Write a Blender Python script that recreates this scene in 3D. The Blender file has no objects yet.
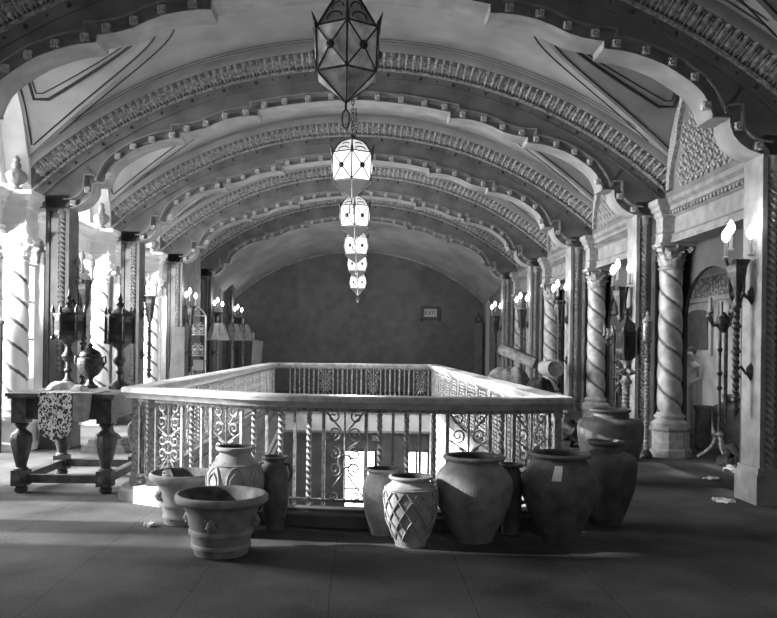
import bpy, bmesh, math, random
from math import sin, cos, pi, sqrt, atan2, radians
from mathutils import Vector, Matrix
from mathutils.geometry import tessellate_polygon
random.seed(7)
scene = bpy.context.scene
COL = scene.collection
F, CX, CY, H, TH = 800.0, 362.0, 347.0, 1.5, 0.012

def at(px, py, Y):
    """point of the place seen at a pixel of the photo, at depth Y (used to measure positions)"""
    dx, dy = px - CX, py - CY
    return Vector(((dx + TH*dy)*Y/F, Y, H - (dy - TH*dx)*Y/F))

# ------------------------------------------------------------------ materials
def lin(v):
    c = v/255.0
    return c/12.92 if c <= .04045 else ((c+.055)/1.055)**2.4
MATS = {}
def mat(name, g, rough=.7, metal=0, var=.25, scale=6, bump=.0, bscale=40, spec=.4, detail=6):
    """grey procedural material: noise-mottled albedo (g in 0..255 display grey) and noise bump"""
    m = bpy.data.materials.new(name); m.use_nodes = True
    nt = m.node_tree; N = nt.nodes; L = nt.links
    b = N['Principled BSDF']; b.inputs['Roughness'].default_value = rough
    b.inputs['Metallic'].default_value = metal
    b.inputs['Specular IOR Level'].default_value = spec
    tc = N.new('ShaderNodeTexCoord')
    no = N.new('ShaderNodeTexNoise'); no.inputs['Scale'].default_value = scale; no.inputs['Detail'].default_value = detail
    L.new(tc.outputs['Object'], no.inputs['Vector'])
    rp = N.new('ShaderNodeValToRGB')
    a, c = lin(g*(1-var)), lin(min(255, g*(1+var)))
    rp.color_ramp.elements[0].position = .3; rp.color_ramp.elements[1].position = .7
    rp.color_ramp.elements[0].color = (a, a, a, 1); rp.color_ramp.elements[1].color = (c, c, c, 1)
    L.new(no.outputs['Fac'], rp.inputs['Fac']); L.new(rp.outputs['Color'], b.inputs['Base Color'])
    if bump:
        n2 = N.new('ShaderNodeTexNoise'); n2.inputs['Scale'].default_value = bscale; n2.inputs['Detail'].default_value = 4
        L.new(tc.outputs['Object'], n2.inputs['Vector'])
        bp = N.new('ShaderNodeBump'); bp.inputs['Strength'].default_value = bump; bp.inputs['Distance'].default_value = .02
        L.new(n2.outputs['Fac'], bp.inputs['Height']); L.new(bp.outputs['Normal'], b.inputs['Normal'])
    MATS[name] = m
    return m
def emis(name, strength, g=255, transp=0.0):
    m = bpy.data.materials.new(name); m.use_nodes = True
    nt = m.node_tree; N = nt.nodes; L = nt.links
    for n in list(N): N.remove(n)
    o = N.new('ShaderNodeOutputMaterial'); e = N.new('ShaderNodeEmission')
    v = lin(g); e.inputs['Color'].default_value = (v, v, v, 1); e.inputs['Strength'].default_value = strength
    if transp > 0:
        t = N.new('ShaderNodeBsdfTransparent'); x = N.new('ShaderNodeMixShader'); x.inputs[0].default_value = transp
        L.new(e.outputs[0], x.inputs[1]); L.new(t.outputs[0], x.inputs[2]); L.new(x.outputs[0], o.inputs[0])
    else:
        L.new(e.outputs[0], o.inputs[0])
    return m
PLASTER = mat('vault_plaster', 150, .8, var=.10, scale=1.6, bump=.12, bscale=30)
RIBP = mat('rib_plaster', 142, .75, var=.12, scale=4, bump=.15, bscale=40)
ORN = mat('gilded_ornament', 150, .5, var=.3, scale=25, bump=.3, bscale=60)
ORND = mat('ornament_dark_ground', 88, .7, var=.2, scale=15)
LINE = mat('painted_line', 45, .8, var=.1)  # dark colour for groove shade; also the sign lettering
FASC = mat('rib_fascia', 108, .75, var=.14, scale=3, bump=.12, bscale=30)
STONE = mat('pier_stone', 134, .75, var=.14, scale=5, bump=.25, bscale=50)
COLM = mat('column_marble', 160, .5, var=.16, scale=7, bump=.12, bscale=30)
CAPM = mat('capital_plaster', 156, .6, var=.12, scale=14, bump=.15, bscale=40)
WALLR = mat('side_wall', 128, .85, var=.16, scale=3, bump=.25, bscale=25)
WALLW = mat('gallery_white', 232, .85, var=.05, scale=3)
SPAN = mat('spandrel_plaster_shaded', 70, .85, var=.12, scale=3, bump=.2, bscale=25)  # spandrels stand in shadow; that shade is put into a darker colour
BACK = mat('back_wall_dark', 96, .9, var=.08, scale=3.5, bump=.35, bscale=18, detail=10)
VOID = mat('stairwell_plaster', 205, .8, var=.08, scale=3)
VOIDD = mat('stairwell_plaster_shaded', 92, .85, var=.15, scale=3)  # same well plaster with the shade put into its colour
IRON = mat('wrought_iron', 66, .4, .5, var=.35, scale=30, bump=.3, bscale=60)
IRONL = mat('worn_silvered_iron', 138, .45, .25, var=.3, scale=30, bump=.2, bscale=60)
WOOD = mat('carved_oak', 66, .45, var=.3, scale=14, bump=.25, bscale=50)
RAILW = mat('rail_wood', 165, .34, var=.16, scale=9, bump=.08, bscale=60, spec=.6)
TERRA = mat('terracotta', 128, .8, var=.16, scale=9, bump=.25, bscale=60)
TERRAL = mat('pale_terracotta', 158, .8, var=.14, scale=9, bump=.25, bscale=60)
TERRAD = mat('dark_terracotta', 92, .65, var=.2, scale=8, bump=.2, bscale=50)
EARTH = mat('pot_inside', 78, .95, var=.3, scale=12)
CLOTHG = mat('grey_cloth', 120, .9, var=.2, scale=12, bump=.3, bscale=70)
CLOTHD = mat('dark_cloth', 46, .9, var=.3, scale=12, bump=.4, bscale=50)
CLOTHL = mat('pale_cloth', 190, .9, var=.15, scale=12, bump=.3, bscale=60)
PAPER = mat('paper', 225, .9, var=.06)
BRONZE = mat('bronze', 60, .4, .4, var=.4, scale=25, bump=.35, bscale=50)
CANVAS = mat('canvas', 52, .6, var=.3, scale=4)
BOARD = mat('board_grey', 128, .8, var=.12, scale=4)
SHADE = mat('lamp_shade_parchment', 120, .8, var=.15, scale=8)
CANDLE = mat('candle_wax', 120, .6, var=.08)
BULB = emis('flame_bulb', 7)
GLASSON = emis('lit_lantern_glass', 1.6)
GLASSDIM = emis('lit_lantern_lower_glass', .15)
SIGNLT = emis('sign_glass', .15)
WINGLASS = emis('bright_window_glass', 4.0, 255, .75); WINGLASS2 = emis('dim_window_glass', 3.0, 255, .4)  # second one: denser pane, tones down sun through the added slot
DOORGLASS = emis('bright_door_glass', 9.0)
GLASSOFF = mat('unlit_lantern_glass', 215, .35, var=.25, scale=9, spec=.5)
SMOKY = mat('smoky_pane', 50, .8, var=.3, scale=9, spec=.1)
GLASSOFF2 = mat('unlit_lantern_lower_glass', 160, .35, var=.25, scale=9, spec=.5)

def carpet_material():
    m = bpy.data.materials.new('worn_carpet'); m.use_nodes = True
    nt = m.node_tree; N = nt.nodes; L = nt.links
    b = N['Principled BSDF']; b.inputs['Roughness'].default_value = .95; b.inputs['Specular IOR Level'].default_value = .15
    tc = N.new('ShaderNodeTexCoord')
    def noise(s, d):
        n = N.new('ShaderNodeTexNoise'); n.inputs['Scale'].default_value = s; n.inputs['Detail'].default_value = d
        L.new(tc.outputs['Object'], n.inputs['Vector']); return n
    big, fine = noise(1.3, 8), noise(55, 3)
    def math_(op, a, c):
        n = N.new('ShaderNodeMath'); n.operation = op
        for i, v in enumerate((a, c)):
            if isinstance(v, (int, float)): n.inputs[i].default_value = v
            else: L.new(v, n.inputs[i])
        return n.outputs[0]
    sep = N.new('ShaderNodeSeparateXYZ'); L.new(tc.outputs['Object'], sep.inputs[0])
    def seam(sock, off, pitch, w):
        t = math_('DIVIDE', math_('ADD', sock, off), pitch)
        f = math_('ABSOLUTE', math_('SUBTRACT', math_('FRACT', t, 0), .5), 0)
        return math_('GREATER_THAN', f, .5 - w/pitch)
    wob = math_('MULTIPLY', math_('SUBTRACT', big.outputs['Fac'], .5), .05)
    s1 = seam(math_('ADD', sep.outputs[0], wob), 1.45+42.5+.425, .85, .005)
    s2 = seam(math_('ADD', sep.outputs[1], wob), .2, 3.4, .004)
    sm = math_('MAXIMUM', s1, s2)
    v = math_('ADD', math_('MULTIPLY', big.outputs['Fac'], .7), math_('MULTIPLY', fine.outputs['Fac'], .3))
    rp = N.new('ShaderNodeValToRGB')
    rp.color_ramp.elements[0].position = .32; rp.color_ramp.elements[1].position = .7
    a, c = lin(44), lin(98)
    rp.color_ramp.elements[0].color = (a, a, a, 1); rp.color_ramp.elements[1].color = (c, c, c, 1)
    L.new(v, rp.inputs['Fac'])
    mx = N.new('ShaderNodeMixRGB'); L.new(math_('MULTIPLY', sm, .4), mx.inputs[0]); L.new(rp.outputs['Color'], mx.inputs[1])
    mx.inputs[2].default_value = (.01, .01, .01, 1); L.new(mx.outputs[0], b.inputs['Base Color'])
    bp = N.new('ShaderNodeBump'); bp.inputs['Strength'].default_value = .5; bp.inputs['Distance'].default_value = .012
    L.new(math_('SUBTRACT', v, math_('MULTIPLY', sm, .4)), bp.inputs['Height']); L.new(bp.outputs['Normal'], b.inputs['Normal'])
    return m
CARPET = carpet_material()

def lace_material():
    m = bpy.data.materials.new('brocade_lace'); m.use_nodes = True
    nt = m.node_tree; N = nt.nodes; L = nt.links
    b = N['Principled BSDF']; b.inputs['Roughness'].default_value = .8
    tc = N.new('ShaderNodeTexCoord'); mp = N.new('ShaderNodeMapping')
    L.new(tc.outputs['Object'], mp.inputs['Vector'])
    vo = N.new('ShaderNodeTexVoronoi'); vo.feature = 'DISTANCE_TO_EDGE'; vo.inputs['Scale'].default_value = 17
    no = N.new('ShaderNodeTexNoise'); no.inputs['Scale'].default_value = 9
    ad = N.new('ShaderNodeMixRGB'); ad.blend_type = 'ADD'; ad.inputs[0].default_value = .12
    L.new(mp.outputs[0], ad.inputs[1]); L.new(no.outputs['Color'], ad.inputs[2]); L.new(ad.outputs[0], vo.inputs['Vector'])
    rp = N.new('ShaderNodeValToRGB'); rp.color_ramp.elements[0].position = .07; rp.color_ramp.elements[1].position = .12
    rp.color_ramp.elements[0].color = (.62, .62, .62, 1); rp.color_ramp.elements[1].color = (.03, .03, .03, 1)
    L.new(vo.outputs['Distance'], rp.inputs['Fac']); L.new(rp.outputs['Color'], b.inputs['Base Color'])
    return m
LACE = lace_material()

def frieze_material(name, scale, g1, g2):
    m = bpy.data.materials.new(name); m.use_nodes = True
    nt = m.node_tree; N = nt.nodes; L = nt.links
    b = N['Principled BSDF']; b.inputs['Roughness'].default_value = .8
    tc = N.new('ShaderNodeTexCoord'); vo = N.new('ShaderNodeTexVoronoi'); vo.inputs['Scale'].default_value = scale
    L.new(tc.outputs['Object'], vo.inputs['Vector'])
    rp = N.new('ShaderNodeValToRGB'); rp.color_ramp.elements[0].position = .25; rp.color_ramp.elements[1].position = .6
    a, c = lin(g1), lin(g2)
    rp.color_ramp.elements[0].color = (a, a, a, 1); rp.color_ramp.elements[1].color = (c, c, c, 1)
    L.new(vo.outputs['Distance'], rp.inputs['Fac']); L.new(rp.outputs['Color'], b.inputs['Base Color'])
    bp = N.new('ShaderNodeBump'); bp.inputs['Strength'].default_value = .8; bp.inputs['Distance'].default_value = .02
    L.new(vo.outputs['Distance'], bp.inputs['Height']); L.new(bp.outputs['Normal'], b.inputs['Normal'])
    return m
FRIEZE = frieze_material('stencilled_frieze', 14, 150, 80)
STRIPORN = frieze_material('strip_ornament', 22, 160, 90)

# ------------------------------------------------------------------ mesh builder
class MB:
    def __init__(s): s.v, s.f = [], []
    def add(s, vs, fs):
        o = len(s.v); s.v += [tuple(p) for p in vs]; s.f += [tuple(i+o for i in f) for f in fs]; return s
    def box(s, x0, x1, y0, y1, z0, z1):
        return s.add([(x0,y0,z0),(x1,y0,z0),(x1,y1,z0),(x0,y1,z0),(x0,y0,z1),(x1,y0,z1),(x1,y1,z1),(x0,y1,z1)],
                     [(0,3,2,1),(4,5,6,7),(0,1,5,4),(1,2,6,5),(2,3,7,6),(3,0,4,7)])
    def cbox(s, c, sx, sy, sz): return s.box(c[0]-sx/2,c[0]+sx/2,c[1]-sy/2,c[1]+sy/2,c[2]-sz/2,c[2]+sz/2)
    def frustum(s, c, z0, z1, w0, w1, d0=None, d1=None):
        d0 = w0 if d0 is None else d0; d1 = w1 if d1 is None else d1
        x, y = c[0], c[1]; vs = []
        for z, w, d in ((z0,w0,d0),(z1,w1,d1)):
            vs += [(x-w/2,y-d/2,z),(x+w/2,y-d/2,z),(x+w/2,y+d/2,z),(x-w/2,y+d/2,z)]
        return s.add(vs, [(0,3,2,1),(4,5,6,7),(0,1,5,4),(1,2,6,5),(2,3,7,6),(3,0,4,7)])
    def lathe(s, prof, c=(0,0,0), n=24, a0=0, cap=True, rmod=None):
        vs, fs = [], []
        for j, (r, z) in enumerate(prof):
            for i in range(n):
                a = a0 + 2*pi*i/n; rr = r*(rmod(a, z) if rmod else 1)
                vs.append((c[0]+rr*cos(a), c[1]+rr*sin(a), c[2]+z))
        for j in range(len(prof)-1):
            for i in range(n):
                k = (i+1) % n
                fs.append((j*n+i, j*n+k, (j+1)*n+k, (j+1)*n+i))
        if cap:
            fs.append(tuple(range(n-1,-1,-1))); m = (len(prof)-1)*n; fs.append(tuple(range(m, m+n)))
        return s.add(vs, fs)
    def ball(s, c, r, n=10, m=6, sz=1.0):
        return s.lathe([(max(r*sin(pi*j/m), .0005), -r*sz*cos(pi*j/m)) for j in range(m+1)], c, n)
    def tube(s, pts, r, n=6, closed=False):
        pts = [Vector(p) for p in pts]; k = len(pts); vs, fs = [], []
        rr = r if isinstance(r, (list, tuple)) else [r]*k
        up = Vector((0.013,.017,1)).normalized(); prev = None
        for i, p in enumerate(pts):
            if closed: t = pts[(i+1) % k]-pts[i-1]
            else: t = pts[min(i+1,k-1)]-pts[max(i-1,0)]
            if t.length < 1e-9: t = Vector((0,0,1))
            t.normalize()
            if prev is None:
                a = up.cross(t)
                if a.length < .05: a = Vector((1,0,0)).cross(t)
            else: a = prev - t*prev.dot(t)
            a.normalize(); prev = a; b = t.cross(a)
            for j in range(n):
                g = 2*pi*j/n; vs.append(p + (a*cos(g)+b*sin(g))*rr[i])
        for i in range(k if closed else k-1):
            for j in range(n):
                l = (j+1) % n; q = (i+1) % k
                fs.append((i*n+j, i*n+l, q*n+l, q*n+j))
        if not closed:
            fs.append(tuple(range(n-1,-1,-1))); fs.append(tuple((k-1)*n+j for j in range(n)))
        return s.add(vs, fs)
    def bar(s, a, b, w): return s.tube([a, b], w/2*1.2, 4)
    def grid(s, rows, closed=False):
        n = len(rows[0]); vs = [p for r in rows for p in r]; fs = []
        for i in range(len(rows)-1):
            for j in range(n if closed else n-1):
                k = (j+1) % n
                fs.append((i*n+j, i*n+k, (i+1)*n+k, (i+1)*n+j))
        return s.add(vs, fs)
    def prism(s, poly, fn, d0, d1):
        """extrude 2-D polygon: fn(u,v,d)->xyz"""
        n = len(poly)
        vs = [fn(u,v,d0) for u,v in poly]+[fn(u,v,d1) for u,v in poly]
        tris = tessellate_polygon([[Vector((u,v,0)) for u,v in poly]])
        fs = [tuple(t) for t in tris]+[tuple(i+n for i in reversed(t)) for t in tris]
        fs += [(i,(i+1)%n,n+(i+1)%n,n+i) for i in range(n)]
        return s.add(vs, fs)
    def twist(s, r, z0, z1, turns, n=4, rows=None, c=(0,0), lobes=None, amp=.2, phase=0):
        """twisted bar: n-sided square bar turned along its length, or lobed rope when lobes given"""
        rows = rows or max(6, int(turns*14)); R = []
        seg = n if not lobes else lobes*6
        for j in range(rows+1):
            t = j/rows; z = z0+(z1-z0)*t; ang = 2*pi*turns*t+phase; ring = []
            for i in range(seg):
                a = 2*pi*i/seg
                rr = r*(1+amp*cos(lobes*a)) if lobes else r
                ring.append((c[0]+rr*cos(a-ang), c[1]+rr*sin(a-ang), z))
            R.append(ring)
        s.grid(R, True)
        o = len(s.v); return s
    def xf(s, M):
        s.v = [tuple(M @ Vector(p)) for p in s.v]; return s
    def mesh(s, name, m, smooth=35, weld=False):
        me = bpy.data.meshes.new(name); me.from_pydata([tuple(p) for p in s.v], [], s.f)
        bm = bmesh.new(); bm.from_mesh(me)
        if weld: bmesh.ops.remove_doubles(bm, verts=bm.verts, dist=1e-5)
        bmesh.ops.recalc_face_normals(bm, faces=bm.faces); bm.to_mesh(me); bm.free()
        for mm in (m if isinstance(m, (list, tuple)) else [m]): me.materials.append(mm)
        if smooth:
            for p in me.polygons: p.use_smooth = True
            me.set_sharp_from_angle(angle=radians(smooth))
        return me
    def build(s, name, m, parent=None, smooth=35, **k):
        o = bpy.data.objects.new(name, s.mesh(name, m, smooth)); COL.objects.link(o)
        if parent: o.parent = parent
        return o

def new(name, me, parent=None, loc=(0,0,0), rot=(0,0,0)):
    o = bpy.data.objects.new(name, me); COL.objects.link(o); o.location = loc; o.rotation_euler = rot
    if parent: o.parent = parent
    return o
def tag(o, label, cat, group=None, kind=None):
    o['label'] = label; o['category'] = cat
    if group: o['group'] = group
    if kind: o['kind'] = kind
    return o
def thing(name, label, cat, loc=(0,0,0), rz=0, group=None):
    o = bpy.data.objects.new(name, None); COL.objects.link(o); o.location = loc; o.rotation_euler = (0,0,rz)
    o.empty_display_size = .1
    return tag(o, label, cat, group)
def struct(o): o['kind'] = 'structure'; return o
def sroot(name):
    o = bpy.data.objects.new(name, None); COL.objects.link(o); o.empty_display_size = .1; o['kind'] = 'structure'; return o
def dup(root, loc, rz=0, label=None):
    r = root.copy(); COL.objects.link(r); r.location = loc; r.rotation_euler = (0,0,rz)
    if label: r['label'] = label
    def rec(src, dst):
        for ch in list(src.children):
            c = ch.copy(); COL.objects.link(c); c.parent = dst; rec(ch, c)
    rec(root, r)
    return r

XC = -.15                      # centre line of the vault
BAY, Y0, RIBT = 3.6, 7.82, .37
RY = [Y0 + BAY*k for k in range(-1, 5)]     # rib fronts; index 1 is the nearest rib in view
XR, XL = 3.90, -4.20           # inner faces of the piers
XW = 4.58                      # springing wall of the vault, from the centre line
R1, ZC = 6.59, -1.245
RV, ZV = 7.0, -1.22
YEND = 27.0

# ================================================================== floor and stairwell
bow = [(-2.18,7.75),(-1.98,7.62),(-1.47,7.27),(-1.06,6.99),(-.7,6.84),(0,6.72),(.9,6.68),(1.3,6.76),(1.70,6.93)]
def catmull(P, k=5):
    out = []
    for i in range(len(P)-1):
        p0, p1, p2, p3 = P[max(i-1,0)], P[i], P[i+1], P[min(i+2,len(P)-1)]
        for j in range(k):
            t = j/k
            out.append(tuple(.5*((2*p1[d])+(-p0[d]+p2[d])*t+(2*p0[d]-5*p1[d]+4*p2[d]-p3[d])*t*t+(-p0[d]+3*p1[d]-3*p2[d]+p3[d])*t**3) for d in (0,1)))
    out.append(P[-1]); return out
BOW = catmull(bow)
RAIL = BOW + [(1.75,19.8), (-2.18,19.8)]        # closed, counter-clockwise
def offset(path, d, closed=True):
    n = len(path); out = []
    for i in range(n):
        p = Vector(path[i]); a = Vector(path[i-1]); b = Vector(path[(i+1) % n])
        t1 = (p-a).normalized(); t2 = (b-p).normalized()
        n1 = Vector((-t1.y, t1.x)); n2 = Vector((-t2.y, t2.x)); m = (n1+n2)
        m = m/ max(m.length**2/2, .4)
        out.append(tuple(p + m*d))
    return out
HOLE = offset(RAIL, .06)
def sweep(prof, name, m, parent, path=RAIL):
    rings = [[(p[0], p[1], z) for p in offset(path, d)] for d, z in prof]
    rings.append(rings[0]); mb = MB()
    n = len(path)
    rows = [[rings[j][i % n] for j in range(len(prof))] for i in range(n+1)]
    mb.grid(rows, True)
    return mb.build(name, m, parent, 30)
outer = [(-7.3,2.2),(7.0,2.2),(7.0,YEND+.2),(-7.3,YEND+.2)]
mb = MB(); polys = [[Vector((x,y,0)) for x,y in outer], [Vector((x,y,0)) for x,y in reversed(HOLE)]]
allp = [p for q in polys for p in q]
mb.add(allp, [tuple(t) for t in tessellate_polygon(polys)])
floor = struct(mb.build('floor', CARPET, None, 0))
# stairwell shaft
sw = sroot('wall_stairwell')
ZB = -3.4
def hole_wall(i0, i1, name, m):
    n = len(HOLE); pts = [HOLE[i % n] for i in range(i0, i1+1)]
    MB().grid([[(x,y,0) for x,y in pts], [(x,y,ZB) for x,y in pts]]).build(name, m, sw, 30)
nb = len(BOW)
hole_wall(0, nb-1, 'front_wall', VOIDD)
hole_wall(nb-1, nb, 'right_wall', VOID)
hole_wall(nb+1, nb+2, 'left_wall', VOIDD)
# far wall with two door openings, deep lower lobby beyond
YF = 19.74
def rect_holes(x0,x1,z0,z1,holes,fn,mb):
    o = [Vector((x0,z0,0)),Vector((x1,z0,0)),Vector((x1,z1,0)),Vector((x0,z1,0))]
    polys = [o]+[[Vector((a,c,0)),Vector((a,d,0)),Vector((b,d,0)),Vector((b,c,0))] for a,b,c,d in holes]
    al = [p for q in polys for p in q]
    mb.add([fn(p.x,p.y) for p in al], [tuple(t) for t in tessellate_polygon(polys)])
    for a,b,c,d in holes: pass
doorsx = [(-.40,.36),(1.10,1.66)]
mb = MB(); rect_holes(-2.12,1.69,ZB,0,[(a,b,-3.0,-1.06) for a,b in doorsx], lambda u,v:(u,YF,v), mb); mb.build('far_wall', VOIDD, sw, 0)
MB().box(-2.12,1.69,YF-.16,YF-.01,-.57,-.15).build('lit_fascia', VOID, sw)  # lit look put into the paler colour
MB().box(-2.12,1.69,YF-.20,YF-.01,-.60,-.55).box(-2.12,1.69,YF-.2,YF-.01,-.15,-.10).build('fascia_moulding', STONE, sw)
MB().box(-2.3,1.8,6.6,19.9,ZB-.1,ZB).build('lower_floor', CARPET, sw)
for z0 in (-.18, -.42):   # raking stringers of the flight on the left side
    MB().prism([(10.5,z0-.95),(19.6,z0+.02),(19.6,z0-.12),(10.5,z0-1.1)], lambda u,v,d:(d,u,v), -2.2, -1.85).build('stair_stringer', BOARD, sw)
for i,(a,b) in enumerate(doorsx):
    w = struct(new(f'window_{i+1}', MB().box(a,b,YF+.03,YF+.05,-3.0,-1.06).mesh('pane', DOORGLASS, 0)))
    fr = MB()
    for x in (a, (a+b)/2+.12*(1-i), b): fr.box(x-.025,x+.025,YF-.02,YF+.03,-3.0,-1.06)
    for z in (-1.06,-2.0,-2.5,-3.0): fr.box(a,b,YF-.02,YF+.03,z-.02,z+.02)
    fr.build('frame', IRON, w)
# lit number plate over the left lower door
sg = thing('exit_sign', 'small lit sign on the dark lower wall seen through the balusters', 'sign', (0,0,0))
c = at(376,438,YF-.03)
MB().cbox(c,.26,.04,.17).build('housing', IRON, sg); MB().cbox(c+Vector((0,-.022,0)),.22,.006,.125).build('sign_face', SIGNLT, sg)
def text(s, loc, size, m, parent, rot=(pi/2,0,0)):
    cu = bpy.data.curves.new('lettering','FONT'); cu.body = s; cu.size = size; cu.align_x = 'CENTER'; cu.align_y = 'CENTER'; cu.extrude = .002
    o = bpy.data.objects.new('tmp', cu); COL.objects.link(o)
    dg = bpy.context.evaluated_depsgraph_get(); me = bpy.data.meshes.new_from_object(o.evaluated_get(dg))
    bpy.data.objects.remove(o); me.materials.clear(); me.materials.append(m)
    return new('lettering', me, parent, loc, rot)
text('EXIT', c+Vector((0,-.028,0)), .12, LINE, sg)

# ---- balustrade
bal = thing('balustrade', 'bow-fronted iron balustrade with broad wooden handrail around the stairwell', 'balustrade')
RT = 1.09
sweep([(-.13,RT-.015),(-.115,RT),(.115,RT),(.13,RT-.015),(.13,RT-.05),(.10,RT-.075),(.085,RT-.105),(-.085,RT-.105),(-.10,RT-.075),(-.13,RT-.05)], 'handrail', RAILW, bal)
sweep([(-.14,0.003),(-.14,.10),(-.115,.125),(-.115,.15),(.045,.15),(.045,.003)], 'kerb', mat('kerb_stone',88,.8,var=.15,scale=5), bal)
sweep([(-.022,.19),(.022,.19),(.022,.215),(-.022,.215)], 'bottom_rail', IRON, bal)
sweep([(-.022,RT-.14),(.022,RT-.14),(.022,RT-.10),(-.022,RT-.10)], 'under_rail', IRONL, bal)
zb, zt = .15, RT-.10
plain_me = MB().box(-.012,.012,-.012,.012,zb,zt).mesh('plain_baluster', IRONL, 0)
twist_mb = MB().box(-.014,.014,-.014,.014,zb,zb+.06).box(-.014,.014,-.014,.014,zt-.06,zt); twist_mb.twist(.024,zb+.05,zt-.05,3.5,4,64)
twist_me = twist_mb.mesh('twisted_baluster', IRONL, 30)
pan = MB()
def arc(cx, cz, r, a0, a1, n=12): return [(cx+r*cos(a0+(a1-a0)*i/n), 0, cz+r*sin(a0+(a1-a0)*i/n)) for i in range(n+1)]
def spiral(cx, cz, r, a0, turns, d=1, n=22): return [(cx+r*(1-.8*i/n)*cos(a0+d*2*pi*turns*i/n), 0, cz+r*(1-.8*i/n)*sin(a0+d*2*pi*turns*i/n)) for i in range(n+1)]
W = .36
for x in (-W/2, W/2): pan.box(x-.014,x+.014,-.014,.014,zb,zt)
pan.tube([(0,0,zb),(0,0,zt)], .009)
for s in (-1,1):
    pan.tube([(s*.16,0,zt-.04),(s*.03,0,zt-.19)], .008); pan.tube(spiral(s*.10, zt-.08, .055, pi/2, 1.2, s), .008)
    pan.tube(spiral(s*.09, zt-.22, .06, -pi/2, 1.3, -s), .008)
    pan.tube([(s*.16,0,zt-.26),(s*.02,0,.64)], .008)
    pan.tube(spiral(s*.085, .60, .06, pi/2, 1.3, s), .009); pan.tube(spiral(s*.085, .47, .06, -pi/2, 1.3, -s), .009)
    pan.tube([(s*.02,0,.43),(s*.16,0,.24)], .008); pan.tube(spiral(s*.10, .235, .05, -pi/2, 1.2, -s), .008)
pan.tube(arc(0,.535,.055,0,2*pi,18), .009)
panel_me = pan.mesh('scroll_panel', IRONL, 40)
post_me = MB().box(-.03,.03,-.03,.03,.02,zt).box(-.045,.045,-.045,.045,.15,.24).box(-.04,.04,-.04,.04,zt-.08,zt).mesh('post', IRONL, 0)
plinth_me = MB().box(-.16,.16,-.15,.15,.004,.16).mesh('post_plinth', mat('white_stone', 220,.8,var=.06), 0)
def along(path, closed):
    segs = []; pts = path+([path[0]] if closed else [])
    for a, b in zip(pts, pts[1:]): segs.append((Vector(a), Vector(b), (Vector(b)-Vector(a)).length))
    return segs
def walk(segs, s):
    for a, b, l in segs:
        if s <= l: t = (b-a)/l; return a+t*s, atan2(t.y, t.x)
        s -= l
    a, b, l = segs[-1]; return b, atan2((b-a).y, (b-a).x)
items = []
def run(path, lead):
    segs = along(path, False); tot = sum(l for *_, l in segs); s = lead
    while s < tot - .1:
        if s + W < tot - .05: p, a = walk(segs, s+W/2); items.append(('panel', p, a))
        s += W
        for k in range(6):
            s += .117
            if s < tot - .06: p, a = walk(segs, s); items.append(('twist' if k % 2 == 0 else 'plain', p, a))
        s += .117
# front bow: panels fall at the measured places
segsF = along(BOW, False); totF = sum(l for *_, l in segsF)
def s_of_x(x):
    s = 0
    for a, b, l in segsF:
        if a.x <= x <= b.x: return s + l*(x-a.x)/(b.x-a.x)
        s += l
    return totF
fp = [s_of_x(x) for x in (-1.80, -1.19, -.135, .90, 1.45)]
prev = .07
for c_ in fp + [totF-.05+W/2]:
    lo, hi = prev, c_-W/2
    n = max(1, round((hi-lo)/.117))
    for k in range(1, n):
        p, a = walk(segsF, lo+(hi-lo)*k/n); items.append(('twist' if k % 2 else 'plain', p, a))
    if c_ in fp: p, a = walk(segsF, c_); items.append(('panel', p, a))
    prev = c_+W/2
run([RAIL[nb-1], RAIL[nb]], .1); run([RAIL[nb], RAIL[nb+1]], .1); run([RAIL[nb+1], RAIL[0]], .1)
items.sort(key=lambda t: t[1].y)
ME = {'panel': panel_me, 'twist': twist_me, 'plain': plain_me}; NM = {'panel':'scroll_panel','twist':'twisted_baluster','plain':'plain_baluster'}
count = {'panel':0,'twist':0,'plain':0}; rest = {k: MB() for k in ME}
LIM = {'panel':60,'twist':62,'plain':38}
for k, p, a in items:
    if count[k] < LIM[k]:
        new(NM[k], ME[k], bal, (p.x,p.y,0), (0,0,a)); count[k] += 1
    else:
        M = Matrix.Translation((p.x,p.y,0)) @ Matrix.Rotation(a,4,'Z')
        rest[k].add([tuple(M @ v.co) for v in ME[k].vertices], [tuple(q.vertices) for q in ME[k].polygons])
for k, r in rest.items():
    if r.v: r.build('far_'+NM[k]+'s', IRONL, bal)['kind'] = 'stuff'
for p in (BOW[0], BOW[5], BOW[-1], RAIL[nb], RAIL[nb+1]): new('post', post_me, bal, (p[0],p[1],0))
new('post_plinth', plinth_me, bal, (BOW[5][0]+.06, BOW[5][1]-.05,0), (0,0,-.5))

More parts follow.
